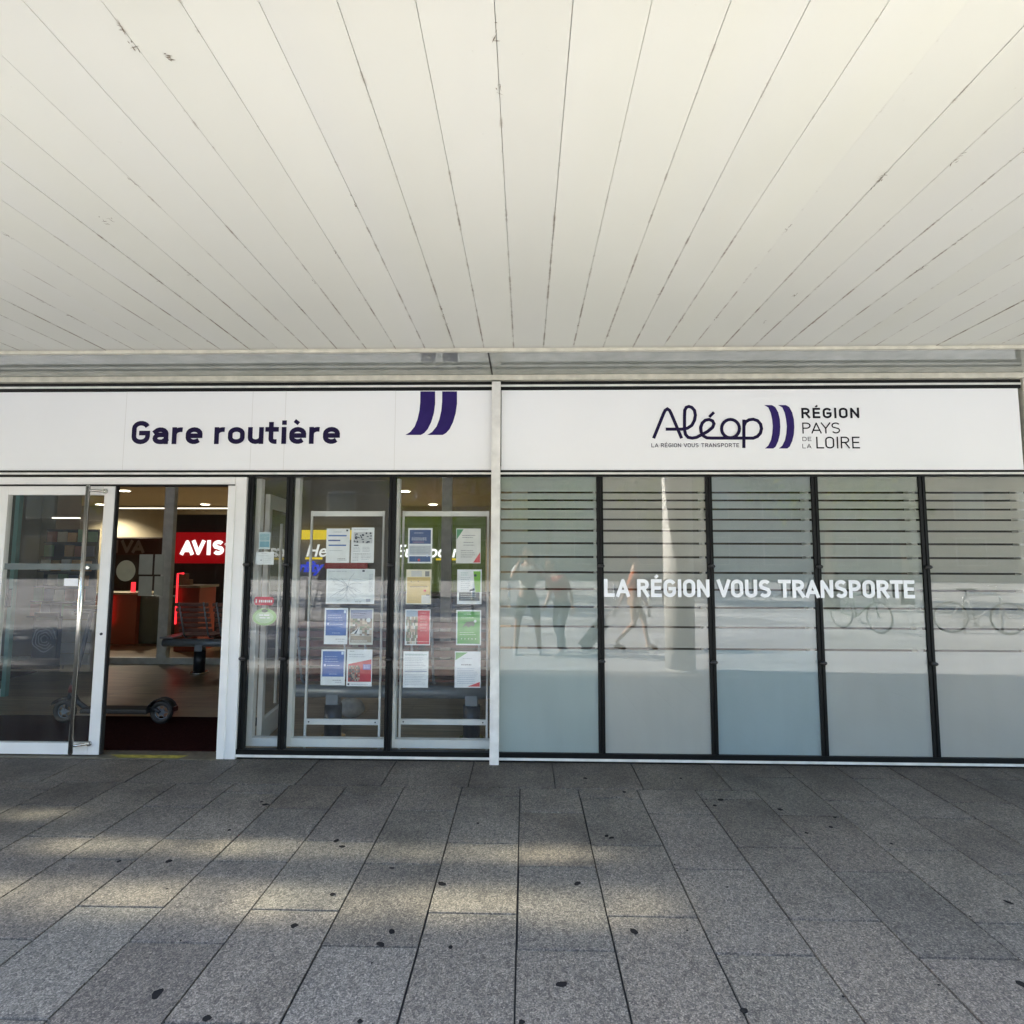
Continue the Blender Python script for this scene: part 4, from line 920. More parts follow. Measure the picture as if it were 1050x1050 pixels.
# downlights in the hall ceiling
dl = [(210.5, 517), (221, 526.5), (127, 503), (103, 517), (326, 516.5), (444, 517), (272, 503), (415, 503.5), (155, 545), (488, 534)]
for px, py in dl:
    p = PZ(px, py, 2.97)
    if p.y > 14.5 or p.y < YF+.3: p = PZ(px, 523, 2.97)
    r = .11
    t_ = thing('downlight', 'round lit downlight recessed in the dim hall ceiling', 'ceiling light', p, 'recessed downlights in the hall ceiling')
    b = MB(); b.tube(p, (p.x, p.y, p.z-.008), r, seg=20); b.build('lens', M['downlight'], t_)
    ld = bpy.data.lights.new('downlight_lamp', 'SPOT'); ld.energy = 620; ld.spot_size = 2.4; ld.spot_blend = .6; ld.shadow_soft_size = .1; ld.color = (1, .88, .70)
    lo = bpy.data.objects.new('downlight_lamp', ld); C.objects.link(lo); lo.location = (p.x, p.y, p.z-.03); lo.parent = t_; lo.matrix_parent_inverse = world_inv(t_)
    b = MB(); b.torus((p.x, p.y, p.z-.004), r+.015, .012, 'Z', 24, 6); b.build('bezel', M['white_alu'], t_)
for i, (px0, px1, py, lb) in enumerate(((122, 233, 521, 'long thin strip light crossing behind the open doorway'), (53, 80, 531, 'short strip light seen through the sliding door'))):
    p = PY(px0, py, 9.3 if i == 0 else 8); q = PY(px1, py, p.y)
    b = MB(); b.box(p.x, q.x, p.y, p.y+.05, p.z-.009, p.z+.009); b.bevel(.003); tag(b.build('strip_light', M['tube_light']), lb, 'ceiling light')

# wall piers on the left, teal glazed inner door
for px0, px1, m_, lb in ((17, 36, 'int_wall', 'tan'), (37, 52, 'white_alu_dirty', 'pale')):
    a = PY(px0, 600, 8.6); c = PY(px1, 600, 8.6); o = bx('pier', M['int_wall'], None, a.x-.9 if px0 == 17 else a.x, c.x, 8.62, 9.1, 0, 2.97); struct(o)
tm = thing('inner_door', 'inner glazed door leaf with teal edged glass at the far left', 'door', (PY(8, 600, 6).x, 6, 0))
a = PY(-6, 600, 6.2); c = PY(13.5, 600, 6.2)
bx('stile', mat('teal_edge', (.13, .30, .28), .3), tm, c.x-.05, c.x, 6.2, 6.25, .02, 2.5, bev=.003); bx('stile', M['white_alu'], tm, a.x-.9, a.x-.84, 6.2, 6.25, .02, 2.5)
bx('rail', M['white_alu'], tm, a.x-.84, c.x-.05, 6.2, 6.25, .02, .1); bx('rail', M['white_alu'], tm, a.x-.84, c.x-.05, 6.2, 6.25, 2.42, 2.5)
gm = MB(); gm.quad([(a.x-.84, 6.22, .1), (c.x-.05, 6.22, .1), (c.x-.05, 6.22, 2.42), (a.x-.84, 6.22, 2.42)]); gm.build('glass', glass_mat('teal_glass', (.45, .68, .64), 1.5, .06), tm)
bx('handle', M['dark_metal'], tm, c.x-.04, c.x-.01, 6.15, 6.2, 1.02, 1.22)
# open side leaf behind narrow pane (white framed, swung in)
sd = thing('side_door', 'white framed inner glass door standing ajar behind the narrow pane', 'door', (-2.2, YF+.3, 0))
A = PY(265, 760, YF+.3); B = PY(290, 735, YF+.95)
A = Vector((A.x, YF+.3, 0)); B = Vector((B.x, YF+1.0, 0)); dv = (B-A).normalized(); nv = Vector((dv.y, -dv.x, 0))*.02
def leafbar(s0, s1, z0_, z1_, nme='stile'):
    b = MB(); P0 = A+dv*s0; P1 = A+dv*s1; b.prism([P0+nv+Vector((0, 0, z0_)), P1+nv+Vector((0, 0, z0_)), P1-nv+Vector((0, 0, z0_)), P0-nv+Vector((0, 0, z0_))], (0, 0, z1_-z0_)); return b.build(nme, M['white_alu'], sd)
Ln = (B-A).length
leafbar(0, .06, .02, 2.15); leafbar(Ln-.06, Ln, .02, 2.15); leafbar(.06, Ln-.06, .02, .2, 'rail'); leafbar(.06, Ln-.06, 2.03, 2.15, 'rail')
gm = MB(); P0 = A+dv*.06; P1 = A+dv*(Ln-.06); gm.quad([P0+Vector((0, 0, .2)), P1+Vector((0, 0, .2)), P1+Vector((0, 0, 2.03)), P0+Vector((0, 0, 2.03))]); gm.build('glass', M['glass_in'], sd)
b = MB(); P0 = A+dv*.2+nv*3; b.tube(P0+Vector((0, 0, .3)), P0+Vector((0, 0, 1.9)), .012); b.build('handle', M['white_alu'], sd)

# ---- beam benches
def slat_bench(x0, x1, y, face, label, nped, pedx, side_table=0, hb_=1.0):
    """beam bench on pedestals; face=+1 seats face +Y (we look at its back)"""
    t_ = thing('beam_bench', label, 'bench', ((x0+x1)/2, y, 0), 'waiting benches in the hall')
    b = MB(); b.tube((x0, y, .41), (x1, y, .41), .055, seg=18); b.build('beam', M['steel_grey'], t_)
    for x in pedx:
        b = MB(); b.tube((x, y, .02), (x, y, .30), .075, seg=20); b.build('pedestal', M['dark_metal'], t_)
        b = MB(); b.box(x-.055, x+.055, y-.05, y+.05, .30, .40); b.bevel(.006); b.build('bracket', M['steel_grey'], t_)
        b = MB(); b.tube((x, y, .002), (x, y, .02), .12, .11, seg=24); b.build('base_plate', M['chrome'], t_)
    if side_table:
        b = MB(); b.box(x0, x0+side_table-.02, y-.1, y+.4, .475, .495); b.bevel(.004); b.build('side_table', M['steel_grey'], t_); x0 = x0+side_table
    n_ = max(1, round((x1-x0)/.62)); ww = (x1-x0)/n_
    for i in range(n_):
        a, c = x0+ww*i+.03, x0+ww*(i+1)-.03; s = face
        st = MB()
        for j in range(5): yy = y+s*(.02+.085*j); st.box(a, c, min(yy, yy+s*.07), max(yy, yy+s*.07), .49-.004*j*0, .512)
        seat = st.build('seat', M['brown_wood'], t_)
        bk = MB()
        for j in range(6):
            z = .56+.085*j*hb_; yy = y-s*(.03+.025*j); bk.box(a, c, yy-.009, yy+.009, z, z+.055*hb_)
        bk.build('backrest', M['brown_wood'], t_)
        for x in (a+.06, c-.06):
            b = MB(); b.path([(x, y+s*.42, .475), (x, y+s*.03, .475), (x, y-s*.02, .52), (x, y-s*.17, .56+.49*hb_)], .012); b.build('seat_frame', M['steel_grey'], t_)
    return t_
yb = PZ(340, 758, 0).y+.02
p1, p2 = PZ(340, 758, 0).x, PZ(483, 760, 0).x
slat_bench(PY(305, 712, yb).x-.05, PY(500, 712, yb).x+.02, yb, 1, 'grey beam bench seen from behind through the clear windows', 2, (p1, p2))
pb = PZ(204, 690, 0)
slat_bench(PY(168, 660, pb.y).x, PY(168, 660, pb.y).x+1.24, pb.y, 1, 'slatted brown bench in front of the interior partition, seen in the doorway', 1, (pb.x,), .2, .85)
# white bag on the floor under the bench
b = MB(); p = PZ(357, 738, 0); b.sphere((p.x, p.y+.1, .09), .12, (1.1, .7, .8), 14)
for v in b.bm.verts: v.co += Vector((random.uniform(-.012, .012), random.uniform(-.012, .012), random.uniform(-.01, .012))); v.co.z = max(v.co.z, .003)
tag(b.build('plastic_bag', mat('bag', (.5, .52, .54), .4, var=.15, scale=15)), 'crumpled pale bag on the floor behind the window bench', 'bag')

# ---- brochure rack
yr = PZ(50, 684, 0).y; xr0 = PY(30, 640, yr).x; xr1 = PY(86, 640, yr).x
rk = thing('brochure_rack', 'black tiered brochure rack filled with leaflets seen through the sliding door', 'rack', ((xr0+xr1)/2, yr, 0))
bx('base', M['dark_metal'], rk, xr0-.12, xr1, yr-.3, yr+.25, .03, .09, bev=.006)
bx('back_panel', M['dark_metal'], rk, xr0+.02, xr1, yr+.16, yr+.19, .09, 2.0)
broch = []
cols = [(.55, .48, .38), (.15, .25, .4), (.7, .66, .58), (.35, .14, .1), (.2, .35, .2), (.75, .74, .72), (.08, .1, .2), (.6, .34, .15)]
for j in range(6):
    z = .72+.215*j
    bx('shelf', M['dark_metal'], rk, xr0+.04, xr1, yr-.10+.04*j, yr+.155, z, z+.012)
    for i in range(5):
        xa = xr0+.06+.155*i
        if random.random() < .12: continue
        o = bx('brochure', cmat(random.choice(cols)), None, xa, xa+.135, yr-.07+.04*j, yr-.05+.04*j, z+.014, z+.014+random.uniform(.14, .19))
        tag(o, 'leaflet standing in the tiered brochure rack', 'brochure', 'leaflets standing in the brochure rack')
a = PY(33, 675, yr-.12); c = PY(61, 628, yr-.12)
b = MB(); b.box(a.x, c.x, yr-.14, yr-.12, a.z, c.z); rp2 = b.build('rack_poster', mat('poster_dark', (.03, .04, .07), .5)); tag(rp2, 'dark poster with pale concentric swirls leaning on the rack base', 'poster')
ink2 = mat('pale_ink', (.42, .45, .48), .6); cxp, czp = (a.x+c.x)/2, (a.z+c.z)/2-.05
b = MB()
for i, rr_ in enumerate((.05, .09, .13, .17)): ribbon(b.bm, [(cxp+rr_*(1+.06*math.sin(5*t_+i))*math.cos(t_), czp+rr_*(1+.06*math.sin(5*t_+i))*math.sin(t_)) for t_ in [2*PI*k/32 for k in range(30)]], .016, lambda x_, z_: Vector((x_, yr-.1415, z_)))
b.quad([(a.x+.03, yr-.1415, c.z-.11), (c.x-.03, yr-.1415, c.z-.11), (c.x-.03, yr-.1415, c.z-.06), (a.x+.03, yr-.1415, c.z-.06)])
b.build('print', ink2, rp2)
# pale slatted side unit right of the rack
a = PY(62, 672, yr-.3); c = PY(96, 622, yr-.3)
t_ = thing('slatted_unit', 'pale slatted low unit beside the brochure rack', 'cabinet', ((a.x+c.x)/2, yr-.3, 0))
bx('carcass', M['int_wall'], t_, a.x, c.x, yr-.3, yr-.05, .0, c.z, bev=.004)
for j in range(5): bx('front_board', mat('palewood', (.42, .38, .33), .6, var=.15, scale=6), t_, a.x+.01, c.x-.01, yr-.318, yr-.301, .1+j*(c.z-.12)/5, .1+(j+.9)*(c.z-.12)/5, bev=.003)

# ---- electric scooter
ysc = PZ(166, 744, 0).y+.02
pr = PY(166, 729, ysc); pf = PY(66.5, 730, ysc)
sc = thing('electric_scooter', 'black electric kick scooter parked just inside the open door', 'scooter', ((pr.x+pf.x)/2, ysc, 0))
RW = .108
for nme, X in (('rear_wheel', pr.x), ('front_wheel', pf.x)):
    b = MB(); b.torus((X, ysc, RW+.012), RW-.022, .024, 'Y', 36, 10); wh = b.build(nme, M['black_rubber'], sc)
    b = MB(); b.tube((X, ysc-.014, RW+.012), (X, ysc+.014, RW+.012), .028, seg=16); b.torus((X, ysc, RW+.012), .066, .007, 'Y', 30, 6)
    for k in range(6):
        an = k*PI/3; b.tube((X+.02*math.cos(an), ysc-.004, RW+.012+.02*math.sin(an)), (X+.066*math.cos(an), ysc-.004, RW+.012+.066*math.sin(an)), .005, seg=6)
    b.build('rim', M['steel_grey'], wh)
dkx0, dkx1 = pf.x+.20, pr.x-.10
b = MB(); b.box(dkx0, dkx1, ysc-.075, ysc+.075, .115, .16); b.bevel(.012); b.build('deck', M['black_rubber'], sc)
b = MB(); b.path([(dkx1-.01, ysc, .14), (pr.x-.03, ysc-.03, .15), (pr.x, ysc-.03, RW+.012)], .014); b.path([(dkx0+.01, ysc, .145), (pf.x+.13, ysc, .20), (pf.x+.055, ysc, .30)], .022); b.build('frame', M['dark_metal'], sc)
for X, nme, a0, a1 in ((pr.x, 'rear_fender', 10, 165), (pf.x, 'front_fender', 25, 150)):
    b = MB(); pts = [(X+(RW+.02)*math.cos(math.radians(a0+(a1-a0)*i/10)), RW+.012+(RW+.02)*math.sin(math.radians(a0+(a1-a0)*i/10))) for i in range(11)]
    for (xa, za), (xb, zb_) in zip(pts, pts[1:]): b.quad([(xa, ysc-.035, za), (xb, ysc-.035, zb_), (xb, ysc+.035, zb_), (xa, ysc+.035, za)])
    b.path([(p_[0], ysc-.036, p_[1]) for p_ in pts], .006, 6); b.path([(p_[0], ysc+.036, p_[1]) for p_ in pts], .006, 6)
    b.build(nme, M['black_rubber'], sc)
b = MB(); b.box(pr.x+RW+.012, pr.x+RW+.032, ysc-.025, ysc+.025, .13, .175); b.bevel(.004); b.build('tail_light', mat('tail', (.05, .006, .006), .3), sc)
b = MB(); b.path([(pf.x, ysc, .12), (pf.x+.035, ysc, .24), (pf.x+.055, ysc, .32), (pf.x+.20, ysc, 1.06)], [.014, .02, .024, .018]); b.build('stem', M['dark_metal'], sc)
b = MB(); b.tube((pf.x+.20, ysc-.22, 1.07), (pf.x+.20, ysc+.22, 1.07), .013)
for s in (-1, 1): b.tube((pf.x+.20, ysc+s*.13, 1.07), (pf.x+.20, ysc+s*.23, 1.07), .019)
b.build('handlebar', M['black_rubber'], sc)
b = MB(); b.tube((pf.x+.052, ysc, .30), (pf.x+.066, ysc, .37), .03); b.build('clamp', mat('redclamp', (.12, .012, .012), .4), sc)
b = MB(); b.path([(dkx0+.22, ysc-.06, .115), (dkx0+.15, ysc-.12, .012)], .007); b.build('kickstand', M['chrome'], sc)

# ================================================================== PLAZA (seen in the glass)
YCc = .95; XC = 2.20
cn = thing('round_column', 'round white concrete column holding the canopy edge at the plaza', 'column', (XC, YCc, 0))
b = MB(); b.tube((XC, YCc, 0), (XC, YCc, CZ), .21, seg=40); b.build('shaft', M['column_white'], cn)
b = MB(); b.tube((XC, YCc, 0), (XC, YCc, .05), .225, .222, seg=40); b.build('base_ring', M['concrete'], cn)
for X in (-6.9, 9.6):
    c2 = copy_tree(cn); c2.location.x = X
    c2['label'] = 'matching white canopy column further along to the %s' % ('west' if X < 0 else 'east')
    c2['group'] = 'round columns along the canopy edge'
cn['group'] = 'round columns along the canopy edge'

# foliage: many small leaf faces in clumps
LEAF = []
for i, c in enumerate(((.06, .10, .02), (.09, .13, .025), (.04, .07, .02), (.16, .17, .03))):
    m, nt, n, l = nm('leaf_%d' % i); out = N(nt, 'ShaderNodeOutputMaterial'); d = N(nt, 'ShaderNodeBsdfDiffuse'); tl = N(nt, 'ShaderNodeBsdfTranslucent'); mx = N(nt, 'ShaderNodeMixShader')
    tc = N(nt, 'ShaderNodeTexCoord'); ns = N(nt, 'ShaderNodeTexNoise'); ns.inputs['Scale'].default_value = 3; l.new(tc.outputs['Object'], ns.inputs['Vector'])
    mc = N(nt, 'ShaderNodeMix', data_type='RGBA'); mc.inputs[6].default_value = c4(tuple(x*.6 for x in c)); mc.inputs[7].default_value = c4(tuple(x*1.4 for x in c)); l.new(ns.outputs[0], mc.inputs[0])
    l.new(mc.outputs[2], d.inputs[0]); l.new(mc.outputs[2], tl.inputs[0]); mx.inputs[0].default_value = .35; l.new(d.outputs[0], mx.inputs[1]); l.new(tl.outputs[0], mx.inputs[2]); l.new(mx.outputs[0], out.inputs[0]); LEAF.append(m)
bark = mat('bark', (.12, .10, .07), .9, var=.3, scale=12, bump=.5, bscale=25)
def tree(seed, h=8, cr_=2.6, tr_=2.4, nl=5200):
    rnd = random.Random(seed); t_ = thing('plane_tree', 'x', 'tree', (0, 0, 0), 'leafy trees across the plaza')
    b = MB(); b.path([(0, 0, 0), (.05, .02, tr_*.5), (-.03, .04, tr_), (.04, 0, tr_+1.4), (0, 0, h*.8)], [.2, .16, .14, .1, .04], 10)
    cl_ = []
    for k in range(8):
        a = k*2.4+rnd.random(); e = (cr_*.75*math.cos(a), cr_*.75*math.sin(a), tr_+rnd.uniform(1, (h-tr_)*.75)); b.path([(0, 0, tr_+k*.22), (e[0]*.45, e[1]*.45, (tr_+k*.2+e[2])/2+.2), e], [.08, .05, .02], 6); cl_.append(Vector(e))
    b.build('trunk', bark, t_)
    for k in range(26):
        a = rnd.uniform(0, 6.28); z = rnd.uniform(0, 1); rr_ = cr_*math.sqrt(max(.05, 1-(2*z-1)**2))*rnd.uniform(.5, 1); cl_.append(Vector((rr_*math.cos(a), rr_*math.sin(a), tr_+.4+z*(h-tr_-.4))))
    cb_ = MB()
    for i in range(nl):
        c = rnd.choice(cl_); v = Vector((rnd.gauss(0, 1), rnd.gauss(0, 1), rnd.gauss(0, .8))).normalized()*rnd.uniform(.15, .85)*rnd.choice((.6, 1, 1)); p = c+v
        if p.z < tr_-.3: continue
        q = Euler((rnd.uniform(0, 6.28), rnd.uniform(0, 6.28), rnd.uniform(0, 6.28))).to_matrix(); s = rnd.uniform(.07, .15)
        f = cb_.bm.faces.new([cb_.bm.verts.new(p+q @ Vector(w_)*s) for w_ in ((-1, 0, 0), (0, -.55, 0), (1, 0, .15), (0, .55, 0))]); f.material_index = rnd.choice((0, 0, 1, 2, 3))
    cb_.build('crown', LEAF, t_, recalc=False); return t_
tr1, tr2 = tree(3), tree(11, h=9.5, cr_=3.1, tr_=2.8)
spots = [(-9.5, -9, 0, 1.0, 'tree west of the plaza lamp with wide low crown'), (-3.6, -13, 1, 1.0, 'tall tree behind the photographer, near the bollards'), (1.2, -18, 0, 1.15, 'tree standing centrally in front of the office block'),
         (5.2, -11.5, 1, .95, 'tree directly behind the round column'), (9.5, -8.5, 0, 1.1, 'near broad tree beyond the parked bicycles'), (13.5, -11, 1, 1.05, 'tree at the east end of the row'), (-15.5, -12, 1, 1.1, 'tree at the west end of the row'), (17, -7, 0, 1.2, 'tree closest to the east corner of the canopy')]
for i, (x, y, w_, s, lb) in enumerate(spots):
    src = (tr1, tr2)[w_]; used = src.get('_u')
    o = copy_tree(src) if used else src; src['_u'] = 1
    o.location = (x, y, 0); o.rotation_euler.z = i*1.3; o.scale = (s, s, s); o['label'] = lb
for o in C.objects:
    if '_u' in o: del o['_u']
for (x, y, w_, s, lb) in ((-14, -2.4, 0, 1.0, 'tree west of the canopy that shades part of the plaza'), (-19, -.9, 1, .9, 'tree furthest west, in line with the canopy edge')):
    o = copy_tree((tr1, tr2)[w_]); o.location = (x, y, 0); o.scale = (s, s, s); o['label'] = lb
# office block across the plaza
YB_ = -30
ob = thing('office_building', 'beige office building with rows of dark windows across the plaza', 'building', (0, YB_, 0))
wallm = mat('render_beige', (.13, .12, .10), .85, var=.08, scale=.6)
bx('wall', wallm, ob, -74, 66, YB_-10, YB_, 0, 10.6); bx('roof', M['concrete'], ob, -74.4, 66.4, YB_-10.4, YB_+.4, 10.602, 11.1)
wg_ = MB(); wf = MB(); wd_ = mat('window_dark', (.03, .04, .05), .12, spec=1)
for fl_ in range(3):
    for k in range(28):
        x = -62.5+k*4.4; z = 1.2+fl_*3.2
        wf = MB(); wf.box(x-.08, x+1.98, YB_+.001, YB_+.06, z-.08, z+1.88); o = wf.build('window', M['concrete'], ob) if fl_ < 5 else None
        gg = MB(); gg.box(x, x+1.9, YB_+.062, YB_+.07, z, z+1.8); gg.build('pane', wd_, o)

# bollards
bp_ = None
for i, (x, y) in enumerate(((.75, -3.2), (1.7, -3.2), (2.65, -3.2), (-1.2, -3.2), (-2.2, -3.2), (3.6, -3.2))):
    if bp_ is None:
        bp_ = thing('bollard', 'x', 'bollard', (x, y, 0), 'steel bollards in a row on the plaza')
        b = MB(); b.tube((x, y, 0), (x, y, .86), .045, seg=18); b.sphere((x, y, .86), .045); b.build('post', M['chrome'], bp_)
        b = MB(); b.torus((x, y, .72), .046, .008, 'Z'); b.build('ring', M['dark_metal'], bp_); o = bp_
    else: o = copy_tree(bp_); o.location = (x, y, 0)
    o['label'] = ['bollard directly behind the bending person', 'bollard behind the traveller', 'bollard just east of the traveller', 'first bollard west of the photographer', 'westmost bollard of the row', 'eastmost bollard of the row, before the bicycles'][i]

# bicycles on hoops
def bicycle(loc, rz, label, col):
    t_ = thing('bicycle', label, 'bicycle', (0, 0, 0), 'bicycles parked on the plaza'); R_ = .34
    for X, nme in ((-.52, 'rear_wheel'), (.52, 'front_wheel')):
        b = MB(); b.torus((X, 0, R_), R_-.015, .017, 'Y', 36, 8); w_ = b.build(nme, M['black_rubber'], t_)
        b = MB(); b.torus((X, 0, R_), R_-.04, .008, 'Y', 36, 6); b.tube((X, -.03, R_), (X, .03, R_), .02)
        for k in range(14):
            a = k*2*PI/14; b.tube((X, 0, R_), (X+(R_-.04)*math.cos(a), 0, R_+(R_-.04)*math.sin(a)), .0014, seg=4)
        b.build('rim', M['chrome'], w_)
    b = MB(); fm_ = col
    BB, ST, HT, HB = (-.08, 0, .30), (-.2, 0, .80), (.36, 0, .84), (.40, 0, .70)
    for p, q in ((BB, ST), (BB, HB), (ST, HT), (HT, HB), (BB, (-.52, 0, R_)), (ST, (-.52, 0, R_)), (HB, (.52, 0, R_))): b.tube(p, q, .014, seg=8)
    b.build('frame', fm_, t_)
    b = MB(); b.path([(.34, 0, .84), (.32, 0, 1.0), (.3, 0, 1.02)], .012); b.path([(.2, -.3, 1.04), (.3, -.22, 1.02), (.34, 0, 1.02), (.3, .22, 1.02), (.2, .3, 1.04)], .012); b.build('handlebar', M['chrome'], t_)
    b = MB(); b.tube((-.2, 0, .8), (-.22, 0, .92), .012); b.prism([Vector(v) for v in ((-.36, -.08, .92), (-.3, -.09, .92), (-.1, -.025, .93), (-.02, 0, .925), (-.1, .025, .93), (-.3, .09, .92), (-.36, .08, .92))], (0, 0, .035)); b.build('saddle', M['black_rubber'], t_)
    b = MB(); b.torus((-.08, -.03, .30), .085, .006, 'Y'); b.tube((-.08, -.05, .3), (.0, -.07, .16), .008); b.tube((-.08, .05, .3), (-.16, .07, .44), .008); b.box(-.04, .04, -.13, -.06, .15, .17); b.box(-.2, -.12, .06, .13, .43, .45); b.build('crankset', M['dark_metal'], t_)
    t_.location = loc; t_.rotation_euler.z = rz
    return t_
def mirror_pt(px, py):   # a plaza point found through its reflection in the shop glass
    p = PZ(px, py, 0); return Vector((p.x, 2*YF-p.y, 0))
q1 = mirror_pt(1005, 650); q2 = mirror_pt(888, 648)
bicycle((q1.x, q1.y, 0), .25, 'silver bicycle parked broadside by the hoop', mat('bike_silver', (.5, .5, .5), .3, metal=.6))
bicycle((q2.x, q2.y-.2, 0), 1.35, 'dark green bicycle parked end-on beside the silver one', mat('bike_green', (.03, .1, .06), .3))
b = MB(); b.path([(q1.x-.2, q1.y-.15, 0), (q1.x-.2, q1.y-.15, .75), (q1.x-.1, q1.y-.15, .85), (q1.x+.5, q1.y-.15, .85), (q1.x+.6, q1.y-.15, .75), (q1.x+.6, q1.y-.15, 0)], .024)
tag(b.build('bike_hoop', M['chrome']), 'steel hoop stand behind the silver bicycle', 'bike stand')
# street lamp
t_ = thing('street_lamp', 'slim grey street lamp west of the photographer on the plaza', 'street lamp', (-5.5, -5, 0))
b = MB(); b.path([(-5.5, -5, 0), (-5.5, -5, 4.6), (-5.4, -5, 4.9), (-4.9, -5, 5)], [.07, .05, .045, .035]); b.build('pole', M['dark_metal'], t_)
b = MB(); b.box(-5.0, -4.5, -5.1, -4.9, 4.95, 5.03); b.bevel(.02); b.build('lamp_head', M['steel_grey'], t_)

# ================================================================== PEOPLE
def skin_mesh(name, verts, edges, radii, m, parent=None, root=0, sub=1):
    me = bpy.data.meshes.new(name); me.from_pydata([Vector(v) for v in verts], edges, []); o = bpy.data.objects.new(name, me); C.objects.link(o)
    md = o.modifiers.new('s', 'SKIN'); md.use_smooth_shade = True
    if not me.skin_vertices: bpy.context.view_layer.update()
    sk = me.skin_vertices[0].data
    for i, r in enumerate(radii):
        r = r if isinstance(r, tuple) else (r, r); sk[i].radius = r; sk[i].use_root = (i == root)
    sb = o.modifiers.new('u', 'SUBSURF'); sb.levels = sub; sb.render_levels = sub
    dg = bpy.context.evaluated_depsgraph_get(); m2 = bpy.data.meshes.new_from_object(o.evaluated_get(dg))
    bpy.data.objects.remove(o)
    m2.materials.clear(); m2.materials.append(m)
    for p in m2.polygons: p.use_smooth = True
    o = bpy.data.objects.new(name, m2); C.objects.link(o)
    if parent is not None: o.parent = parent; o.matrix_parent_inverse = world_inv(parent)
    return o
def person(label, J, skin, hair, shirt, trousers, shoes, hscale=1, short=True, group=None, hair_long=False, facing=Vector((0, 1, 0))):
    """J: joint dict in world coordinates. One continuous body, clothes as children."""
    V = []; E_ = []; R_ = []
    def v(p, r, link=None):
        V.append(Vector(p)); R_.append(r)
        if link is not None: E_.append((link, len(V)-1))
        return len(V)-1
    f = facing.normalized(); side = Vector((f.y, -f.x, 0)); hs = hscale
    pel = v(J['pelvis'], (.125*hs, .10*hs)); wa = v(J['waist'], (.115*hs, .09*hs), pel); ch = v(J['chest'], (.135*hs, .105*hs), wa)
    nk0 = v(J['neck']-Vector((0, 0, .03)), .06*hs, ch); nk = v(J['neck']+Vector((0, 0, .03)), .05*hs, nk0)
    hd = J['head']; h0 = v(hd-Vector((0, 0, .07))+f*.015, (.055*hs, .06*hs), nk); h1 = v(hd, (.072*hs, .085*hs), h0); h2 = v(hd+Vector((0, 0, .065)), (.070*hs, .082*hs), h1); v(hd+Vector((0, 0, .11)), (.04*hs, .05*hs), h2)
    v(hd+f*.098+Vector((0, 0, -.02)), .013, h1)                      # nose
    for s in (-1, 1): v(hd+side*s*.085+Vector((0, 0, -.005)), .014, h1)   # ears
    for s, n_ in ((-1, 'l'), (1, 'r')):
        sh = v(J['sh_'+n_], .056*hs, ch); el = v(J['el_'+n_], .04*hs, sh); wr_ = v(J['wr_'+n_], .027*hs, el)
        d = (J['wr_'+n_]-J['el_'+n_]).normalized(); hdv = J.get('hd_'+n_, d).normalized()
        pm = v(J['wr_'+n_]+hdv*.06, (.036, .018), wr_)
        ax = hdv.cross(f if abs(hdv.dot(f)) < .8 else Vector((0, 0, 1))).normalized(); bend = ax.cross(hdv).normalized()
        for k in range(4):
            o_ = ax*(k-1.5)*.022; L = (.065, .078, .072, .055)[k]
            a = v(J['wr_'+n_]+hdv*.098+o_, .0095, pm); b2 = v(J['wr_'+n_]+hdv*(.098+L*.55)+o_+bend*.012, .0085, a); v(J['wr_'+n_]+hdv*(.098+L*.85)+o_+bend*.035, .0075, b2)
        a = v(J['wr_'+n_]+hdv*.055+ax*s*.045, .011, pm); v(J['wr_'+n_]+hdv*.095+ax*s*.062+bend*.015, .009, a)
        hp = v(J['hip_'+n_], .088*hs, pel); kn = v(J['kn_'+n_], .055*hs, hp); cf = v(J['kn_'+n_].lerp(J['an_'+n_], .35)-f*.015, .052*hs, kn); an = v(J['an_'+n_], .036*hs, cf); v(J['an_'+n_]+Vector((0, 0, -.045))+f*.07, .03, an)
    root = thing('person', label, 'person', (J['pelvis'].x, J['pelvis'].y, 0), group)
    skin_mesh('body', V, E_, R_, skin, root, 0, 1)
    # hair: cap of strands over the skull
    b = MB(); b.sphere(hd+Vector((0, 0, .055))-f*.022, .098*hs, (.92, 1.02, .95), 20)
    for vv in b.bm.verts:
        rel = vv.co-hd
        if rel.dot(f) > .035 and rel.z < .075: vv.co -= f*(rel.dot(f)-.035)*.9
        vv.co += Vector((random.uniform(-1, 1), random.uniform(-1, 1), random.uniform(-1, 1)))*.003
    if hair_long: b.path([hd-f*.08+Vector((0, 0, .03)), hd-f*.11-Vector((0, 0, .08)), hd-f*.11-Vector((0, 0, .22))], [.07, .065, .03], 10)
    b.build('hair', hair, root)
    for s in (-1, 1):
        b = MB(); b.sphere(hd+f*.083+side*s*.03+Vector((0, 0, .01)), .011); b.build('eye', cmat((.04, .03, .03)), root)
    b = MB(); b.sphere(hd+f*.082-Vector((0, 0, .055)), .02, (1.1 if abs(f.y) > .7 else .4, .4 if abs(f.y) > .7 else 1.1, .3)); b.build('mouth', cmat((.28, .07, .06)), root)
    # shirt
    V2 = [J['pelvis']+Vector((0, 0, .02)), J['waist'], J['chest'], J['neck']-Vector((0, 0, .045))]; E2 = [(0, 1), (1, 2), (2, 3)]; R2 = [(.145*hs, .12*hs), (.135*hs, .11*hs), (.152*hs, .122*hs), .07*hs]
    for s, n_ in ((-1, 'l'), (1, 'r')):
        i = len(V2); V2 += [J['sh_'+n_], J['sh_'+n_].lerp(J['el_'+n_], .75)]; E2 += [(2, i), (i, i+1)]; R2 += [.07*hs, .06*hs]
    skin_mesh('shirt', V2, E2, R2, shirt, root, 2, 2)
    k = .95 if short else 1.0
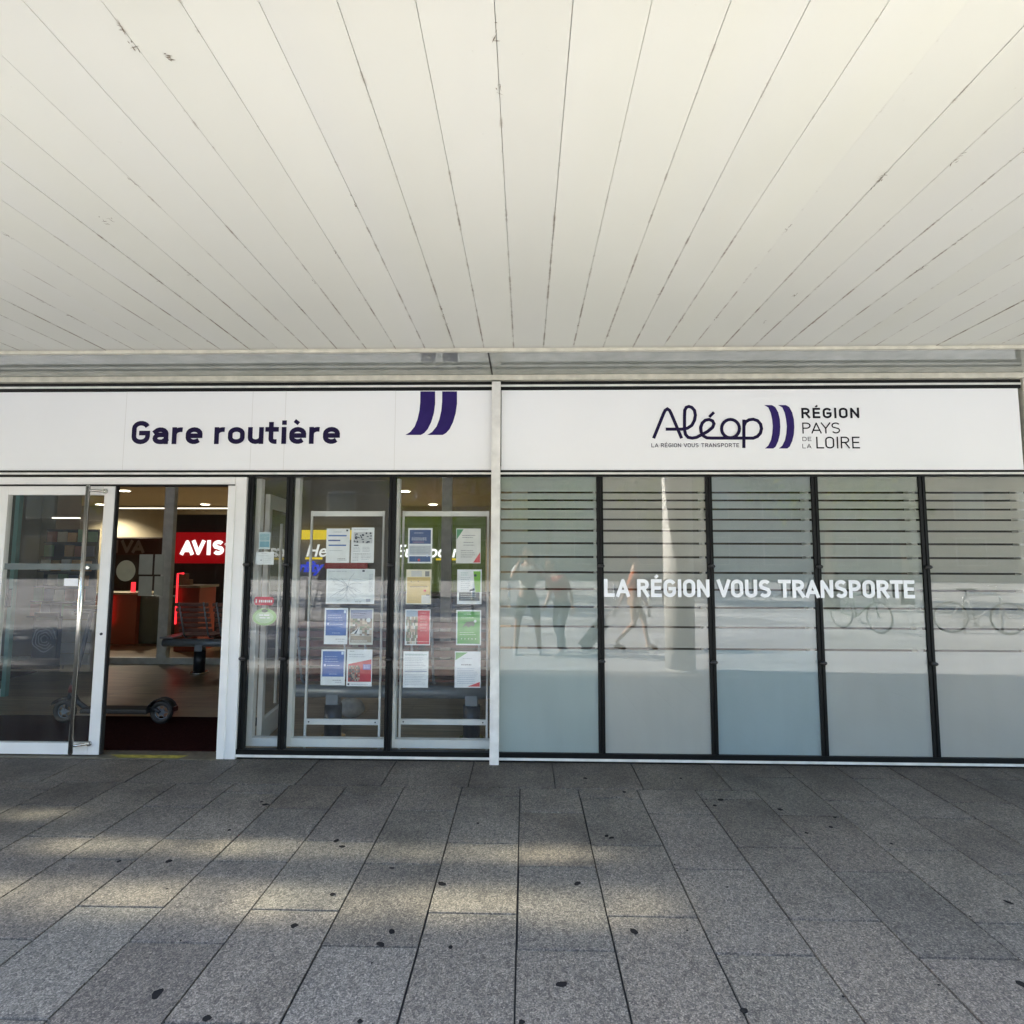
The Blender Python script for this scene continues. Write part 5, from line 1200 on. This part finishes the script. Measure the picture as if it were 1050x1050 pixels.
    V3 = [J['pelvis']+Vector((0, 0, .03))]; E3 = []; R3 = [(.138*hs, .115*hs)]
    for n_ in 'lr':
        i = len(V3); V3 += [J['hip_'+n_], J['kn_'+n_]+Vector((0, 0, .04 if short else 0))]; E3 += [(0, i), (i, i+1)]; R3 += [.103*hs, .078*hs]
        if not short: V3.append(J['an_'+n_]+Vector((0, 0, .03))); E3.append((i+1, i+2)); R3.append(.058)
    skin_mesh('shorts' if short else 'trousers', V3, E3, R3, trousers, root, 0, 2)
    for n_ in 'lr':
        a = J['an_'+n_]; tip = a+f*.17; skin_mesh('shoe', [(a.x, a.y, .085), (a.x-f.x*.04, a.y-f.y*.04, .04), (a.x+f.x*.09, a.y+f.y*.09, .04), (tip.x, tip.y, .032)], [(0, 1), (0, 2), (2, 3)], [.042, .038, .042, .03], shoes, root, 0, 2)
    return root
sk1 = mat('skin_tone', (.50, .32, .23), .55); h1_ = mat('hair_brown', (.05, .03, .02), .7, var=.3, scale=40); h2_ = mat('hair_dark', (.015, .012, .01), .6, var=.3, scale=40)
V_ = Vector
def stand(x, y, ht=1.78, feet=.36, facing=V_((0, 1, 0)), hipw=.09):
    k = ht/1.78; f = facing.normalized(); s = V_((f.y, -f.x, 0)); P = V_((x, y, 0)); z = lambda a: V_((0, 0, a*k))
    return dict(pelvis=P+z(.97), waist=P+z(1.12), chest=P+z(1.33), neck=P+z(1.52), head=P+f*.02+z(1.655), sh_l=P-s*.19*k+z(1.44), sh_r=P+s*.19*k+z(1.44),
                el_l=P-s*.25*k+z(1.14)-f*.02, el_r=P+s*.25*k+z(1.14)-f*.02, wr_l=P-s*.26*k+z(.88)+f*.06, wr_r=P+s*.26*k+z(.88)+f*.06,
                hip_l=P-s*hipw*k+z(.90), hip_r=P+s*hipw*k+z(.90), kn_l=P-s*feet*.42+z(.50)+f*.02, kn_r=P+s*feet*.42+z(.50)+f*.02, an_l=P-s*feet*.5+z(.085)-f*.02, an_r=P+s*feet*.5+z(.085)-f*.02)
# photographer holding the phone in front of the face
J = stand(.04, -.34, 1.78, .40)
J['el_l'] = V_((-.22, -.20, 1.26)); J['wr_l'] = V_((-.10, -.06, 1.50)); J['hd_l'] = V_((.35, .05, .93))
J['el_r'] = V_((.30, -.20, 1.26)); J['wr_r'] = V_((.14, -.06, 1.50)); J['hd_r'] = V_((-.35, .05, .93))
person('man in white T-shirt and dark grey shorts raising a phone with both hands', J, sk1, h1_, mat('tee_white', (.62, .62, .58), .85), mat('shorts_dark', (.05, .06, .07), .85), mat('shoe_grey', (.35, .35, .35), .7), 1.02, True, facing=V_((0, 1, 0)))
b = MB(); b.box(-.075, .075, -.022, -.013, 1.563, 1.637); b.bevel(.003); ph_ = b.build('phone', M['black_rubber']); tag(ph_, 'black phone held sideways by the man in the white T-shirt', 'phone')
b = MB(); b.tube((0, -.0128, 1.6), (0, -.009, 1.6), .007); b.build('lens', M['chrome'], ph_)
# person in a red top, bending forward a little
q = mirror_pt(577, 671); f = V_((-.75, .66, 0)).normalized()
J = stand(q.x, q.y, 1.66, .3, f)
for n_ in ('waist', 'chest', 'neck', 'head', 'sh_l', 'sh_r', 'el_l', 'el_r', 'wr_l', 'wr_r'):
    dz = J[n_].z-.92; J[n_] = J[n_]+f*dz*.42-V_((0, 0, dz*.10))
J['kn_r'] += f*.16; J['an_r'] += f*.22; J['an_l'] -= f*.18; J['wr_l'] += f*.12
person('stooping person in a red top and dark blue trousers standing beside the photographer', J, sk1, h2_, mat('top_red', (.42, .05, .035), .85), mat('jeans_dark', (.04, .06, .09), .85), mat('shoe_white', (.5, .5, .5), .7), .93, False, facing=f, hair_long=True)
# traveller walking with a wheeled case
q = mirror_pt(651, 666); f = V_((1, .15, 0)).normalized()
J = stand(q.x, q.y, 1.64, .14, f)
J['kn_r'] += f*.16; J['an_r'] += f*.26; J['kn_l'] -= f*.02; J['an_l'] += -f*.30+V_((0, 0, .05)); J['wr_l'] -= f*.30; J['el_l'] -= f*.12; J['wr_r'] += f*.14
J['wr_l'].z = .86
tv = person('traveller in an orange top and tan shorts pulling a wheeled suitcase', J, sk1, h1_, mat('top_orange', (.62, .20, .08), .85), mat('shorts_tan', (.42, .28, .18), .85), mat('shoe_tan', (.4, .22, .12), .7), .9, True, facing=f)
wl = J['wr_l']-f*.02
sx_ = wl.x-f.x*.62; sy_ = wl.y-f.y*.62
st = thing('suitcase', 'grey wheeled suitcase tilted behind the traveller', 'suitcase', (sx_, sy_, 0))
ux = (V_((wl.x, wl.y, .84))-V_((sx_, sy_, .06))).normalized(); sd_ = V_((-f.y, f.x, 0)); nn_ = ux.cross(sd_)
c0 = V_((sx_, sy_, .07))
b = MB(); cs = [c0+sd_*a+nn_*b2 for a, b2 in ((-.19, -.11), (.19, -.11), (.19, .11), (-.19, .11))]; b.prism(cs, ux*.56); b.bevel(.03, 3); b.build('shell', mat('case_grey', (.10, .11, .13), .45), st)
b = MB(); b.path([c0+ux*.56+sd_*.08, c0+ux*1.0+sd_*.08, c0+ux*1.0-sd_*.08, c0+ux*.56-sd_*.08], .009); b.build('handle', M['chrome'], st)
for s in (-1, 1):
    b = MB(); p = c0+sd_*s*.14; b.torus((p.x, p.y, .045), .03, .015, 'Y', 16, 6); b.build('wheel', M['black_rubber'], st)

# ================================================================== LIGHT, SKY, CAMERA
W_ = bpy.data.worlds.new('World'); S.world = W_; W_.use_nodes = True
nt = W_.node_tree; nt.nodes.clear()
out = nt.nodes.new('ShaderNodeOutputWorld'); bg = nt.nodes.new('ShaderNodeBackground'); sky = nt.nodes.new('ShaderNodeTexSky')
sky.sky_type = 'NISHITA'; sky.sun_disc = False
SKY_S, SUN_S = 1.5, 45.0
el_ = math.asin(SUNV.z); azim = math.atan2(SUNV.x, SUNV.y)
sky.sun_elevation = el_; sky.sun_rotation = azim % (2*PI)
bg.inputs[1].default_value = SKY_S
nt.links.new(sky.outputs[0], bg.inputs[0]); nt.links.new(bg.outputs[0], out.inputs[0])
sd = bpy.data.lights.new('sun', 'SUN'); sd.energy = SUN_S; sd.angle = math.radians(.8); sd.color = (1, .955, .88)
so = bpy.data.objects.new('sun', sd); C.objects.link(so); so.rotation_euler = SUNV.to_track_quat('Z', 'Y').to_euler(); so.location = (-20, -5, 20)

cd = bpy.data.cameras.new('camera'); cam = bpy.data.objects.new('camera', cd); C.objects.link(cam)
cd.sensor_width = 36; cd.lens = 36*F_/1050; cd.clip_start = .005; cd.clip_end = 400
cam.matrix_world = Matrix(((RR.x, UU.x, -FW.x, 0), (RR.y, UU.y, -FW.y, 0), (RR.z, UU.z, -FW.z, H), (0, 0, 0, 1)))
S.camera = cam
S.view_settings.view_transform = 'Standard'; S.view_settings.look = 'None'; S.view_settings.exposure = 0; S.view_settings.gamma = 1
cy_ = S.cycles
cy_.max_bounces = 10; cy_.diffuse_bounces = 5; cy_.glossy_bounces = 5; cy_.transparent_max_bounces = 16; cy_.use_denoising = True; cy_.caustics_reflective = False; cy_.caustics_refractive = False
cy_.sample_clamp_indirect = 20
